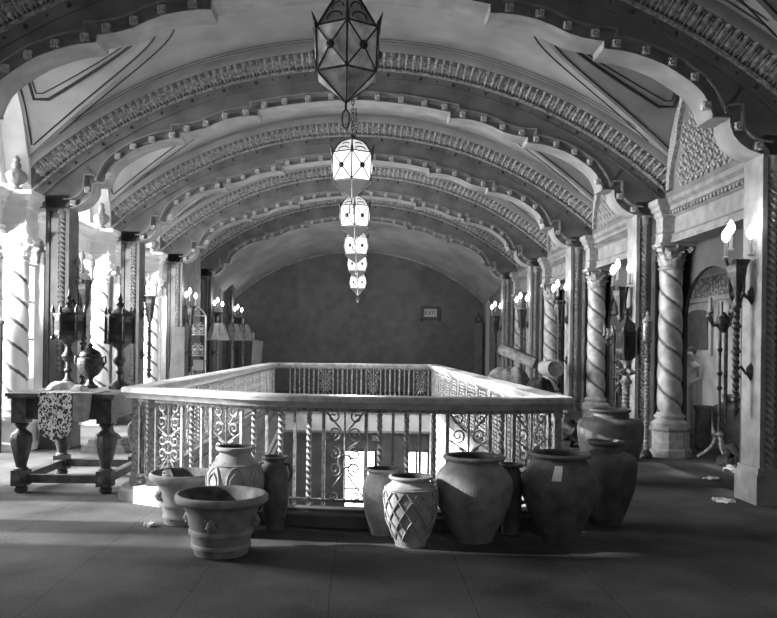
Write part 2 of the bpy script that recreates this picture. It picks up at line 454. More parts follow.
# ================================================================== ribs
CUSP = [(0,5.02),(.264,5.016),(.704,4.976),(1.0,4.935),(1.292,4.88),(1.364,4.868),(1.366,4.78),(1.49,4.779),(1.65,4.76),(1.82,4.725),(1.98,4.665),
        (2.135,4.59),(2.27,4.55),(2.418,4.525),(2.477,4.52),(2.479,4.447),(2.663,4.426),(2.80,4.395),(2.94,4.349),(3.07,4.297),(3.186,4.23),(3.30,4.155),(3.39,4.087),(3.46,4.01),(3.51,3.92),
        (3.55,3.816),(3.545,3.785),(3.72,3.785),(3.725,3.70),(3.76,3.61),(3.83,3.53),(3.92,3.47),(4.02,3.435),(4.13,3.43),(4.6,3.43)]
FULL = [(-x,z) for x,z in reversed(CUSP[1:])] + CUSP
def offset_open(path, d):
    out = []; n = len(path)
    for i in range(n):
        p = Vector(path[i]); a = Vector(path[max(i-1,0)]); b = Vector(path[min(i+1,n-1)])
        t1 = (p-a) if i > 0 else (b-p); t2 = (b-p) if i < n-1 else (p-a)
        t1.normalize(); t2.normalize()
        m = Vector((-t1.y,t1.x))+Vector((-t2.y,t2.x)); m = m/max(m.length**2/2,.45)
        out.append(p+m*d)
    return out
BT = offset_open(FULL, .125); MID = offset_open(FULL, .062)
def on_arc(p, R, zc=ZC):
    a = atan2(p[0], p[1]-zc); return (R*sin(a), zc+R*cos(a))
for i_ in (0,1,-1,-2): BT[i_] = Vector(FULL[i_])
RM = {}
# local y: 0 at the rib front, + away from the camera; x from the centre line
mb = MB()
mb.grid([[(p[0],0,p[1]) for p in BT], [(on_arc(p,R1)[0],0,on_arc(p,R1)[1]) for p in BT]])
RM['fascia'] = mb.mesh('fascia', FASC, 30)
mb = MB()
mb.grid([[(p[0],0,p[1]) for p in FULL], [(p[0],RIBT,p[1]) for p in FULL]])
mb.grid([[(p[0],RIBT,p[1]) for p in FULL], [(on_arc(p,RV+.02,ZV)[0],RIBT,on_arc(p,RV+.02,ZV)[1]) for p in FULL]])
RM['soffit'] = mb.mesh('soffit', RIBP, 25)
mb = MB()   # hollow cove round the cusped edge, with a lip above it
FC = FULL[1:-1]
cov = [(FULL,0,0),(FULL,.012,0),(FULL,.02,.035),(FULL,.045,.06),(FULL,.085,.06),(FULL,.11,.03),(FULL,.118,-.022),(FULL,.135,-.022),(FULL,.142,0)]
mb.grid([[(p[0],y,p[1]) for p in offset_open(FC,d)] for _,d,y in cov])
RM['cove'] = mb.mesh('cove_moulding', mat('cove_plaster',135,.75,var=.12,scale=6), 30)
# rosettes
ros = MB().box(-.048,.048,-.034,.05,-.048,.048)
for i in range(8):
    a = 2*pi*i/8; ros.ball((.034*cos(a),-.038,.034*sin(a)), .019, 6, 4)
ros.ball((0,-.046,0), .018, 6, 4)
ROS = ros.mesh('rosette', mat('rosette_plaster',175,.6,var=.2,scale=20), 40)
ROS.transform(Matrix.Scale(.82,4))
def pt_on(path, x):
    for a, b in zip(path, path[1:]):
        if a[0] <= x <= b[0] and b[0]-a[0] > .004:
            t = (x-a[0])/(b[0]-a[0]); return (x, a[1]+(b[1]-a[1])*t)
rx = [0,.33,.665,1.0,1.29,1.55,1.85,2.12,2.39,2.60,2.89,3.15,3.37]
RPOS = []
for x in rx:
    for s in ((1,-1) if x else (1,)):
        p = pt_on(MID, s*x); RPOS.append((s*p[0], p[1]) if False else p)
for s in (1,-1): RPOS += [(s*3.49,3.87+.03),(s*3.80,3.70),(s*4.0,3.51)]
# frieze with small studs, bead row, acanthus, fillets
AMAX = math.asin(XW/R1)
def arcpts(R, zc=ZC, n=72, xm=XW):
    am = math.asin(min(xm/R,.999)); return [(R*sin(-am+2*am*i/n), zc+R*cos(-am+2*am*i/n)) for i in range(n+1)]
def bandgrid(mb, prof):
    mb.grid([[(x,y,z) for x,z in arcpts(R)] for R,y in prof])
mb = MB(); bandgrid(mb, [(R1-.02,.0),(R1-.02,-.02),(R1+.005,-.02),(R1+.005,-.01),(R1+.10,-.02)])
RM['frieze'] = mb.mesh('frieze_band', FASC, 30)
mb = MB(); am = math.asin(4.3/R1); n = 40
for i in range(n+1):
    a = -am+2*am*i/n; R = R1+.05; r = .026 if i % 2 == 0 else .014
    mb.ball((R*sin(a), -.022, ZC+R*cos(a)), r, 6, 4)
RM['studs'] = mb.mesh('frieze_studs', mat('frieze_stud',60,.6,var=.2), 40)
mb = MB(); bandgrid(mb, [(R1+.10,-.02),(R1+.105,-.045),(R1+.135,-.05),(R1+.14,-.03)])
n = 190; am = math.asin(4.4/R1)
for i in range(n+1):
    a = -am+2*am*i/n; R = R1+.122; mb.ball((R*sin(a), -.05, ZC+R*cos(a)), .016, 5, 3)
RM['beads'] = mb.mesh('bead_moulding', ORN, 40)
mb = MB(); bandgrid(mb, [(R1+.14,-.03),(R1+.33,-.13)])
RM['ground'] = mb.mesh('acanthus_ground', ORND, 30)
mb = MB(); n = 92; am = math.asin(4.45/(R1+.25))
for i in range(n+1):
    a = -am+2*am*i/n; er = Vector((sin(a),0,cos(a))); et = Vector((cos(a),0,-sin(a))); c0 = Vector((0,0,ZC))
    w = .042
    rows = []
    for j in range(6):
        v = j/5; wid = w*(.55+.6*sin(pi*min(v*.9+.05,1))) ; rr = R1+.145+.175*v; fw = -.035-.105*v-.03*sin(pi*v)- (.025 if j == 5 else 0)
        row = []
        for u in (-1,-.5,0,.5,1):
            lob = .012*(1 if j % 2 else -1)*abs(u)
            row.append(c0+er*rr+et*(u*(wid+lob))+Vector((0,fw+.028*abs(u)-.01*(u == 0),0)))
        rows.append(row)
    mb.grid(rows)
    a2 = a+am/n; er = Vector((sin(a2),0,cos(a2)))
    mb.tube([c0+er*(R1+.15)+Vector((0,-.05,0)), c0+er*(R1+.24)+Vector((0,-.105,0)), c0+er*(R1+.31)+Vector((0,-.14,0))], [.008,.012,.005], 5)
RM['acanthus'] = mb.mesh('acanthus_leaves', ORN, 50)
mb = MB(); bandgrid(mb, [(R1+.33,-.13),(R1+.33,-.17),(R1+.37,-.19),(RV+.03,-.19)])
RM['fillet'] = mb.mesh('crown_fillet', PLASTER, 30)
mb = MB()
for yy in (-.27,-.36):
    mb.grid([[(x,yy,z) for x,z in arcpts(RV-.012,ZV,72,3.9)],[(x,yy-.018,z) for x,z in arcpts(RV-.012,ZV,72,3.9)]])
RM['lines'] = mb.mesh('groove_lines', LINE, 30)  # dark strips stand for grooves, shade put into the colour
for k, y in enumerate(RY[1:]):
    r = sroot('vault_rib'); r.location = (XC, y, 0)
    for nm, me in RM.items(): new(me.name.split('.')[0], me, r)
    for x, z in RPOS: new('rosette', ROS, r, (x,.012,z))

# ================================================================== vault with lunettes
ceil = MB(); pan1, pan2 = MB(), MB(); tymp = {1: [], -1: []}
def main(x): return ZV+sqrt(RV*RV-x*x)
ZS, HS = 3.72, 1.66
def sev(t): return ZS+HS*sqrt(max(0,1-t*t))           # t in -1..1 across the bay
def groin(t): return min(XW, sqrt(max(0,RV*RV-(sev(t)-ZV)**2)))
bays = []
for k in range(len(RY)-1):
    bays.append((RY[k]+RIBT, RY[k+1]-.16))
for y0, y1 in bays:
    ym, w = (y0+y1)/2, (y1-y0)/2; rows = []
    NT = 56
    for i in range(NT+1):
        t = -cos(pi*i/NT); y = ym+w*t; tt = max(-1,min(1,t/.97)); g = groin(tt); z = sev(tt)
        right = [(XC+g+(XW-g)*j/8, y, max(z, main(g+(XW-g)*j/8)) if g >= XW-1e-6 else z) for j in range(1,9)]
        if g >= XW-1e-6: right = [(XC+XW,y,main(XW))]*8
        mid = [(XC-g+2*g*j/40, y, main(-g+2*g*j/40)) for j in range(41)]
        left = [(2*XC-p[0],p[1],p[2]) for p in reversed(right)]
        rows.append(left+mid+right)
    ceil.grid(rows)
    for s in (1,-1):
        pan1.tube([(XC+s*(groin(-.93+1.86*i/40)-.14), ym+w*.97*(-.93+1.86*i/40)*1.07, main(groin(-.93+1.86*i/40)-.14)-.004) for i in range(41)], .010, 5)
        for (kw, dx, wx, rad, tgt) in ((.965,.07,.10,.011,pan1),(.86,.24,.24,.022,pan2),(.82,.30,.29,.009,pan2)):
            path = []; n = 40
            for i in range(n+1):
                t = -1+2*i/n; g = groin(t)+dx
                if g < XW-wx: path.append((g, t*kw))
            if len(path) < 4: continue
            a, b = path[0], path[-1]
            pts = [(XW-wx, a[1])]+path+[(XW-wx, b[1])]
            m = len(pts); last = pts[-1]; first = pts[0]
            pts += [(XW-wx, last[1]+(first[1]-last[1])*i/12) for i in range(1,12)]
            tgt.tube([(XC+s*x, ym+w*t, sev(t/.97)-.004) for x,t in pts], rad, 5, closed=True)
# the bay behind the last rib slopes down to the end wall
RE, ZE = 6.22, 4.74-6.22
rows = []
for i in range(9):
    t = i/8; y = RY[-1]+RIBT+(YEND-RY[-1]-RIBT)*t; row = []
    for j in range(49):
        u = -1+2*j/48
        xa = 4.5*u; za = -1.55+sqrt(6.95**2-xa*xa); xe = 4.3*u; ze = ZE+sqrt(RE*RE-xe*xe)
        row.append((XC+xa+(xe-xa)*t, y, za+(ze-za)*t))
    rows.append(row)
ceil.grid(rows)
ceiling = struct(ceil.build('ceiling', PLASTER, None, 25))
pan1.build('lunette_outer_line', LINE, ceiling); pan2.build('lunette_panel_moulding', LINE, ceiling)  # dark tubes in place of grooves, their shade is in the colour

# ================================================================== side walls
NB = len(bays)
def T(s, x): return XC+s*x
# right lunette walls with diaper relief and cusped border
wr = sroot('wall_right'); wl = sroot('wall_left')
cusp_r = lambda a: .80+.075*abs(sin(3.5*a))
for y0, y1 in bays:
    ym, w = (y0+y1)/2, (y1-y0)/2*.97
    n = 60
    A = [pi*i/n for i in range(n+1)]
    outer_ = [(ym-w*cos(a), ZS+HS*sin(a)) for a in A]
    inner_ = [(ym-w*cusp_r(a)*cos(a), ZS+HS*cusp_r(a)*sin(a)*1.0) for a in A]
    # right: solid
    X = T(1, 4.41)
    outr = [(ym-(y1-y0)/2*1.02*cos(a), ZS+HS*1.01*sin(a)) for a in A]
    MB().grid([[(X,y,z) for y,z in outr], [(X,y,ZS-.2) for y,z in outr]]).build('lunette_ground', FASC, wr, 30)
    mid_ = [(ym-w*.92*cos(a), ZS+HS*.92*sin(a)) for a in A]
    MB().grid([[(X,y,z) for y,z in outer_],[(X-.03,y,z) for y,z in outer_],[(X-.06,y,z) for y,z in mid_],[(X-.06,y,z) for y,z in inner_],[(X,y,z) for y,z in inner_]]).build('cusped_border', ORN, wr, 30)
    d = MB(); p = .16; ny = int(w/p)+1
    for i in range(-ny, ny+1):
        for j in range(0, 11):
            yy, zz = ym+i*p+(p/2 if j % 2 else 0), ZS+.05+j*p*.86
            if ((yy-ym)/w)**2+((zz-ZS)/HS)**2 < .74**2:
                for q in range(4): d.ball((X-.012, yy+.038*cos(q*pi/2), zz+.045*sin(q*pi/2)), .030, 6, 4)
                d.ball((X-.04, yy, zz), .020, 5, 4)
    d.build('diaper_relief', CAPM, wr, 40)
    if y0 > 18.7:
        X = T(-1, XW-.02)
        MB().grid([[(X,y,z) for y,z in outer_], [(X,y,ZS-.2) for y,z in outer_]]).build('lunette_ground', WALLR, wl, 30)
        continue
    # left: open cusped arch, deep reveal
    X = T(-1, XW+.28)
    XF = T(-1,XW-.04); scal = [(ym-w*(.962+.03*abs(sin(4.5*a)))*cos(a), ZS+HS*(.962+.03*abs(sin(4.5*a)))*sin(a)) for a in A]; big = [(ym-w*1.04*cos(a), ZS+HS*1.03*sin(a)) for a in A]
    MB().grid([[(XF-.05,y,z) for y,z in big],[(XF,y,z) for y,z in big],[(XF,y,z) for y,z in scal],[(X-.02,y,z) for y,z in scal]]).build('scalloped_arch', WALLW, wl, 30)
    MB().grid([[(X-.62,y,z) for y,z in inner_],[(X,y,z) for y,z in inner_],[(X,y,z) for y,z in outer_],[(X-.62,y,z+.3) for y,z in outer_]]).build('cusped_arch', WALLW, wl, 30)
# entablature beams between the columns
def beam(mb, x, s, ya, yb):
    prof = [(0,3.0),(.05,3.0),(.05,3.05),(.035,3.06),(.035,3.10),(.06,3.12),(.0,3.14),(0,3.36),(.04,3.38),(.04,3.43),(.09,3.45),(.09,3.50),(.14,3.54),(.14,3.60),(-.3,3.62)]
    mb.grid([[(x-s*d,ya,z) for d,z in prof],[(x-s*d,yb,z) for d,z in prof]])
    mb.grid([[(x,ya,3.0),(x+s*.4,ya,3.0)],[(x,yb,3.0),(x+s*.4,yb,3.0)]])
    y = ya
    while y < yb: mb.box(min(x-s*.085,x-s*.035),max(x-s*.085,x-s*.035),y,y+.05,3.385,3.43); y += .1
XCR, XCL = 4.38, -4.87
for s, x, root in ((1, 4.34, wr), (-1, -4.99, wl)):
    mb = MB()
    for k in range(len(RY)-1): beam(mb, x, s, RY[k]+RIBT, RY[k+1])
    mb.build('entablature', STONE if s > 0 else WALLW, root, 20)  # left beams whiter than the right, the light on them put into colour
# right spandrel walls with arched doorways
def arch_open(mb, ya, yb, z1, d0, d1, x0, x1, yc, hw, zs, rise):
    poly = [(ya,0),(yc-hw,0),(yc-hw,zs)]+[(yc-hw*cos(pi*i/16), zs+rise*sin(pi*i/16)) for i in range(1,16)]+[(yc+hw,zs),(yc+hw,0),(yb,0),(yb,z1),(ya,z1)]
    mb.prism(poly, lambda u,v,d:(d,u,v), x0, x1)
for k in range(len(RY)-1):
    mb = MB(); yc = RY[k+1]-.80
    arch_open(mb, RY[k]+RIBT, RY[k+1]+RIBT, 3.05, 0,0, 4.62, 4.67, yc, .86, 1.95, .68)
    o = mb.build('spandrel', SPAN, wr, 0)
MB().box(4.3,4.66,RY[-1]+RIBT,YEND,0,4.0).build('end_return', STONE, wr)
MB().box(-4.9,-4.5,RY[4]+RIBT,YEND,0,4.0).build('end_return', STONE, wl)
# passage behind the right arches
pw = struct(MB().box(6.4,6.5,3,YEND,0,3.3).build('wall_passage', WALLR, None)); 
MB().box(6.37,6.4,3,YEND,2.50,2.86).build('stencil_frieze', FRIEZE, pw)
MB().box(6.33,6.4,3,YEND,2.42,2.50).box(6.34,6.4,3,YEND,2.86,2.92).build('frieze_moulding', STONE, pw)
struct(MB().box(4.84,6.5,3,YEND,3.3,3.36).build('ceiling_passage', PLASTER, None))
# far end
eb = MB(); poly = [(-4.3,0),(4.3,0)]+[(4.3*cos(pi*i/40), ZE+sqrt(RE*RE-(4.3*cos(pi*i/40))**2)) for i in range(0,41)]
eb.prism(poly, lambda u,v,d:(XC+u,d,v), YEND-.02, YEND+.15)
wb = struct(eb.build('wall_back', BACK, None, 0))
pts = [(XC+4.28,YEND-.04,0)]+[(XC+4.28*cos(pi*i/40),YEND-.04,ZE+sqrt(RE*RE-(4.28*cos(pi*i/40))**2)-.02) for i in range(41)]+[(XC-4.28,YEND-.04,0)]
MB().tube(pts, .035, 6).build('arch_bead', STONE, wb)
# outer gallery wall on the left, with tall windows
XG = -7.2
wins = []
gw = MB(); holes = []
for k in range(len(RY)-1):
    yc = (RY[k]+RIBT+RY[k+1])/2
    if k == 0: holes.append((6.10,6.50,.9,4.7))  # added slot out of view, lets a sun strip onto the floor
    elif k < 4: holes.append((yc-1.25,yc+1.25,.75,4.9))
holes.append((6.9,7.75,.75,4.9))  # added opening out of view, for sun on the bow's left side
rect_holes(3,YEND+.2,0,5.4,holes,lambda u,v:(XG,u,v),gw)
for a,b,c_,d_ in holes:
    gw.grid([[(XG,a,c_),(XG,b,c_),(XG,b,d_),(XG,a,d_)],[(XG-.25,a,c_),(XG-.25,b,c_),(XG-.25,b,d_),(XG-.25,a,d_)]], True)
wg = struct(gw.build('wall_gallery', WALLW, None, 0))
struct(MB().box(XG-.1,-5.3,3,YEND+.2,5.4,5.45).build('ceiling_gallery', WALLW, None))
MB().box(XG,-4.75,YEND,YEND+.1,0,5.4).build('gallery_end', WALLW, wg)
for i,(a,b,c_,d_) in enumerate(holes):
    w = struct(MB().grid([[(XG-.24,a,c_),(XG-.24,b,c_)],[(XG-.24,a,d_),(XG-.24,b,d_)]]).build(f'window_{i+3}', WINGLASS if i else WINGLASS2, None, 0))
    fr = MB(); nn = max(1,round((b-a)/.6)); mm = 5
    for j in range(nn+1): y = a+(b-a)*j/nn; fr.box(XG-.23,XG-.19,y-.025,y+.025,c_,d_)
    for j in range(mm+1): z = c_+(d_-c_)*j/mm; fr.box(XG-.23,XG-.19,a,b,z-.02,z+.02)
    fr.build('window_frame', STONE, w)

# ================================================================== piers
PIERL = mat('pier_stone_shaded', 92, .8, var=.12, scale=5, bump=.2, bscale=50)  # left piers: same stone, shade put into a darker colour
def pier(s, y, k):
    x = XR if s > 0 else XL; wd = .28 if s > 0 else .34
    r = sroot('pier'); r.location = (x, y, 0)
    b = MB(); X = lambda a: s*a
    def bx(m, a0,a1,y0,y1,z0,z1): m.box(min(X(a0),X(a1)),max(X(a0),X(a1)),y0,y1,z0,z1)
    bx(b,0,.05,0,RIBT,.0,3.40); bx(b,.05,wd-.05,.07,RIBT,0,3.40); bx(b,wd-.05,wd,.02,RIBT,0,3.40); bx(b,0,wd,RIBT,RIBT+.02,0,3.40); bx(b,0,wd,0,RIBT,3.40,3.62)
    bx(b,wd,wd+.42 if s>0 else wd+.05,.14,RIBT,0,3.62)
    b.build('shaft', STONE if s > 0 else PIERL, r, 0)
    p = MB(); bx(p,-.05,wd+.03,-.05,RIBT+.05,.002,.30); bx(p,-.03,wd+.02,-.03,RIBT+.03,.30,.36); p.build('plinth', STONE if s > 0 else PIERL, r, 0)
    c = MB(); c.twist(.046,.36,3.30,14*1.0,4,260,(X(.115),.055),lobes=3,amp=.22)
    c.lathe([(.05,3.28),(.07,3.33),(.06,3.36),(.075,3.42)],(X(.115),.055,0),10)
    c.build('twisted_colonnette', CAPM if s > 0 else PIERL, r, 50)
    t = MB(); bx(t,.17,wd-.055,.05,.08,.5,3.3); t.build('ornament_strip', FASC, r, 0)
    return r
for k, y in enumerate(RY[1:]):
    for s in (1,-1): pier(s, y, k)
pier(-1, RY[-1]+BAY, 5)

# ================================================================== columns
GR = lambda a,z: 1-.16*max(0,cos(2*a+2*pi*z/.34+.6))**8+.03*cos(2*a+2*pi*z/.34+.6+pi)
col_me = {}
sh = MB(); ZSH0, ZSH1 = .62, 2.66
rows = []
for j in range(161):
    t = j/160; z = ZSH0+(ZSH1-ZSH0)*t; r = .172*(1-.10*t)
    rows.append([(r*GR(2*pi*i/64,z)*cos(2*pi*i/64), r*GR(2*pi*i/64,z)*sin(2*pi*i/64), z) for i in range(64)])
sh.grid(rows, True); col_me['twisted_shaft'] = sh.mesh('twisted_shaft', [COLM, mat('shaft_groove',100,.8,var=.15)], 60)  # groove faces darker, their shade put into the colour
for p in col_me['twisted_shaft'].polygons:
    x, y, z = p.center
    if cos(2*atan2(y,x)+2*pi*z/.34+.6) > .88: p.material_index = 1
pd = MB(); oc = pi/8
pd.lathe([(.30,.003),(.30,.10),(.27,.13),(.27,.36),(.30,.40),(.30,.44)], n=8, a0=oc); col_me['pedestal'] = pd.mesh('pedestal', CAPM, 20)
MBb = MB().lathe([(.25,.44),(.255,.475),(.235,.50),(.20,.52),(.20,.545),(.215,.56),(.215,.585),(.185,.60),(.175,.63)], n=32); col_me['base'] = MBb.mesh('base', COLM, 30)
cp = MB().lathe([(.165,2.64),(.18,2.655),(.165,2.675),(.15,2.69),(.155,2.80),(.185,2.90),(.22,2.945)], n=24)
def leaf(mb, a, r0, z0, h, w, curl):
    er, et = Vector((cos(a),sin(a),0)), Vector((-sin(a),cos(a),0)); rows = []
    for j in range(7):
        v = j/6; out = r0+.02+curl*v**3; z = z0+h*(v if v < .86 else .86-.9*(v-.86)); wd = w*(.8+.5*sin(pi*v))*(1-.75*v**3)
        rows.append([er*(out-.025*abs(u))+et*(u*wd*(1+.15*(-1)**j*abs(u)))+Vector((0,0,z)) for u in (-1,-.5,0,.5,1)])
    mb.grid(rows)
for i in range(8): leaf(cp, 2*pi*i/8, .155, 2.69, .12, .055, .07)
for i in range(8): leaf(cp, 2*pi*(i+.5)/8, .155, 2.72, .20, .05, .09)
for i in range(4):
    a = pi/4+pi/2*i; er = Vector((cos(a),sin(a),0))
    cp.tube([er*(.27+.04*(1-.8*q/16)*cos(q*.75))+Vector((0,0,2.91+.04*(1-.8*q/16)*sin(q*.75))) for q in range(17)], .016, 6)
    cp.ball((.235*cos(a-pi/4),.235*sin(a-pi/4),2.965), .032, 8, 5)
cp.box(-.24,.24,-.24,.24,2.955,2.975); cp.box(-.255,.255,-.255,.255,2.975,3.0)
col_me['capital'] = cp.mesh('capital', CAPM, 45)
im = MB(); P = [(.21,3.0),(.21,3.06),(.20,3.06),(.20,3.13),(.22,3.15),(.20,3.17),(.20,3.36),(.235,3.39),(.235,3.43),(.28,3.46),(.28,3.50),(.32,3.54),(.32,3.60)]
for (w0,z0),(w1,z1) in zip(P,P[1:]):
    im.frustum((0,0),z0,z1,2*w0,2*w1)
for q in range(9):
    im.box(-.26+q*.06,-.225+q*.06,-.27,-.235,3.43,3.455)
col_me['impost'] = im.mesh('impost_block', CAPM, 20)
ordn = ['nearest','second','third','fourth','farthest']
col_w = {}  # left column copies, the light on them put into a whiter colour
def column(s, k, y):
    side = 'right' if s > 0 else 'left'
    lab = f'spiral-fluted marble column, {ordn[k]} in the row along the {side} wall'
    if k < 4 or True: pass
    t = thing('twisted_column', lab, 'column', ((XCR if s > 0 else XCL), y-(.05 if s > 0 else .15), 0), 0, f'spiral columns on the {side}')
    for nm, me in col_me.items():
        if s < 0:
            if nm not in col_w:
                m2 = me.copy(); m2.materials[0] = WALLW; col_w[nm] = m2
            me = col_w[nm]
        new(nm if nm != 'impost' else 'impost_block', me, t)
    return t
for s in (1,-1):
    for k, y in enumerate(RY[2:] if s > 0 else RY[2:5]): column(s, k, y)
# slim white pilasters beside the left columns (part of the wall)
mb = MB(); cpm = MB()
for y in RY[2:5]:
    mb.box(-4.70,-4.57,y+.04,y+.2,0,2.62); cpm.lathe([(.06,2.62),(.075,2.66),(.06,2.72),(.085,2.80),(.04,2.86),(.05,2.90),(.008,3.0)],(-4.635,y+.1,0),12)
mb.build('pilaster_strips', WALLW, wl, 0); cpm.build('pilaster_finials', CAPM, wl)
# urns standing on the left column imposts
up = [(.07,0),(.075,.03),(.04,.05),(.035,.07),(.10,.11),(.135,.17),(.14,.21),(.11,.255),(.06,.285),(.045,.30),(.06,.33),(.055,.37),(.035,.39),(.05,.42),(.03,.46),(.004,.48)]
for k, y in enumerate(RY[2:5]):
    t = thing('finial_urn', f'ribbed stone urn with stacked finial lid on the {ordn[k]} left column', 'urn', (XCL+.08, y-.39, 3.603), 0, 'urns on the left columns')
    if k == 0:
        UB = MB().lathe(up[:9], n=32, rmod=lambda a,z: 1+(.06*cos(12*a) if .09 < z < .25 else 0)).mesh('bowl', STONE, 40); UL = MB().lathe(up[8:], n=16).mesh('lid', STONE, 40)
    new('bowl', UB, t); new('lid', UL, t)

# ================================================================== hanging star lanterns
def lantern_meshes(lit):
    R, zt_, zb_ = .265, .16, -.175
    hexp = [(R*sin(2*pi*i/6), -R*cos(2*pi*i/6)) for i in range(6)]
    hexb = [(x*.96, y*.96) for x,y in hexp]
    fr, gl, g2, cr, sp, bo = MB(), MB(), MB(), MB(), MB(), MB(); spl, bol = [], []
    for i in range(6):
        a, b = hexp[i], hexp[(i+1) % 6]; c, d = hexb[i], hexb[(i+1) % 6]
        m = ((a[0]+b[0]+c[0]+d[0])/4*1.10, (a[1]+b[1]+c[1]+d[1])/4*1.10, (zt_+zb_)/2)
        A, B, C, D = (a[0],a[1],zt_),(b[0],b[1],zt_),(c[0],c[1],zb_),(d[0],d[1],zb_)
        gl.add([A,B,D,C,m],[(0,1,4),(1,2,4),(2,3,4),(3,0,4)])
        g2.add([C,D,(0,0,-.375)],[(0,1,2)])
        g2.add([A,B,(0,0,.30)],[(0,1,2)]) if False else None
        for p in (A,B,C,D): fr.tube([p, m], .0075, 5)
        fr.tube([A,B],.009,5); fr.tube([C,D],.009,5); fr.tube([A,C],.009,5); fr.tube([C,(0,0,-.375)],.0075,5)
        bo.lathe([(.03,-.012),(.03,.012),(.012,.024)],(0,0,0),8) if False else None
        n = Vector((m[0],m[1],0)).normalized(); mm = Vector(m)
        rot = n.to_track_quat('Z','Y').to_matrix().to_4x4(); q = MB().lathe([(.034,-.01),(.034,.008),(.016,.024)], n=10).xf(Matrix.Translation(mm) @ rot); bol.append(q)
        spl.append(MB().tube([(A[0],A[1],A[2]-.02),(A[0]*1.05,A[1]*1.05,A[2]+.03),(A[0]*1.16,A[1]*1.16,A[2]+.10)],[.02,.016,.002],6))
    kz = .62 if lit else 1.0
    Z = lambda z: zt_+(z-zt_)*kz
    cr.lathe([(R*.93,zt_+.0),(R*(.80 if not lit else .86),Z(zt_+.06)),(R*(.62 if not lit else .74),Z(zt_+.14)),(R*(.42 if not lit else .54),Z(zt_+.22)),(R*(.22 if not lit else .28),Z(zt_+.27)),(.03,Z(zt_+.29))], n=6, a0=-pi/2, cap=False)
    rib = MB()
    for i in range(6):
        x, y = hexp[i]; rib.tube([(x*f, y*f, Z(z)) for f,z in ((.95,zt_+.0),(.82+.06*lit,zt_+.06),(.64+.12*lit,zt_+.14),(.44+.12*lit,zt_+.225),(.24+.06*lit,zt_+.275),(.1,zt_+.295))], .010, 5)
        for q in range(2):
            f = .82+.06*lit-.2*q; zz = Z(zt_+.05+.09*q); X0 = hexp[(i+1) % 6]
            rib.tube([((x+(X0[0]-x)*(.5+.3*cos(t*.7)))*f, (y+(X0[1]-y)*(.5+.3*cos(t*.7)))*f, zz+.045*kz*sin(t*.7)) for t in range(9)], .007, 4)
    rib.lathe([(.05,Z(zt_+.27)),(.055,Z(zt_+.30)),(.03,Z(zt_+.33)),(.04,Z(zt_+.36)),(.012,Z(zt_+.40))], n=10)
    lp = MB().tube([(0,0,-.375),(0,0,-.43)], .010, 6); lp.tube([(.028*sin(a*pi/8), .0, -.50-.07*cos(a*pi/8)) for a in range(16)], .008, 5, True)
    ch = MB()
    z = Z(zt_+.40); i = 0; top = main(0)-3.68
    while z < top:
        pts = [(.016*sin(2*pi*j/8)*(1 if i % 2 else 0), .016*sin(2*pi*j/8)*(0 if i % 2 else 1), z+.028-.034*cos(2*pi*j/8)) for j in range(8)]
        ch.tube(pts, .0055, 4, True); z += .05; i += 1
    ch.lathe([(.02,top-.08),(.09,top-.05),(.11,top-.01)], n=12)
    g, l = (GLASSON, GLASSDIM) if lit else (GLASSOFF, GLASSOFF2)
    cm = emis('lit_lantern_crown_glass', .7) if lit else GLASSOFF2
    return [('body_glass', gl.mesh('body_glass', g, 0)), ('lower_glass', g2.mesh('lower_glass', l, 0)), ('crown_glass', cr.mesh('crown_glass', cm, 0)),
            ('cage', fr.mesh('cage', BRONZE, 40)), *[('boss', q.mesh('boss', BRONZE, 30)) for q in bol], *[('spike', q.mesh('spike', BRONZE, 40)) for q in spl],
            ('crown_tracery', rib.mesh('crown_tracery', BRONZE, 40)), ('pull_loop', lp.mesh('pull_loop', BRONZE, 40)), ('chain', ch.mesh('chain', BRONZE, 40))]
LOFF, LON = lantern_meshes(False), lantern_meshes(True)
llab = ['large unlit star-paned lantern hanging nearest at the top of the view', 'lit star-paned lantern hanging just beyond the large unlit one', 'glowing star lantern hanging second in the lit line',
        'glowing star lantern hanging third in the lit line', 'glowing star lantern fourth in the lit line, against the end of the vault', 'smallest lit star lantern, hanging farthest before the dark end wall']
lanz = [3.735,3.645,3.63,3.59,3.58,3.40]
for k in range(6):
    y = 6.1+3.5*k
    t = thing('hanging_lantern', llab[k], 'lantern', (XC+.005, y, lanz[k]), radians(2 if k == 0 else 0), 'star lanterns down the centre of the vault')
    for nm, me in (LOFF if k == 0 else LON): new(nm, me, t)
    if k:
        l = bpy.data.lights.new('lantern_light','POINT'); l.energy = 34+12*k; l.shadow_soft_size = .25
        o = bpy.data.objects.new('lantern_light', l); COL.objects.link(o); o.location = (XC, y, lanz[k]-.62)

# ================================================================== wall sconces (local: wall toward +X)
SC = []
st = MB().twist(.028,1.0,1.95,5,4,90,lobes=3,amp=.25)
for z in (1.02,1.25,1.5,1.75,1.95): st.lathe([(.02,-.03),(.05,-.012),(.05,.012),(.02,.03)],(0,0,z),10)
st.lathe([(.004,.84),(.03,.88),(.045,.93),(.02,.97),(.035,1.0)],n=10); SC.append(('stem', st.mesh('stem', BRONZE, 45)))
bs = MB().lathe([(.03,1.93),(.05,1.98),(.035,2.05),(.055,2.14),(.085,2.26),(.095,2.34),(.085,2.38),(.07,2.36)], n=18, rmod=lambda a,z: 1+.10*cos(6*a))
for i in range(6):
    a = 2*pi*i/6; bs.tube([((.045+.011*q+.012*sin(q*1.1))*cos(a),(.045+.011*q+.012*sin(q*1.1))*sin(a),2.0+.07*q) for q in range(7)], .012, 5)
bs.lathe([(.085,2.36),(.105,2.40),(.105,2.415),(.06,2.43)], n=12); SC.append(('basket', bs.mesh('basket', BRONZE, 45)))
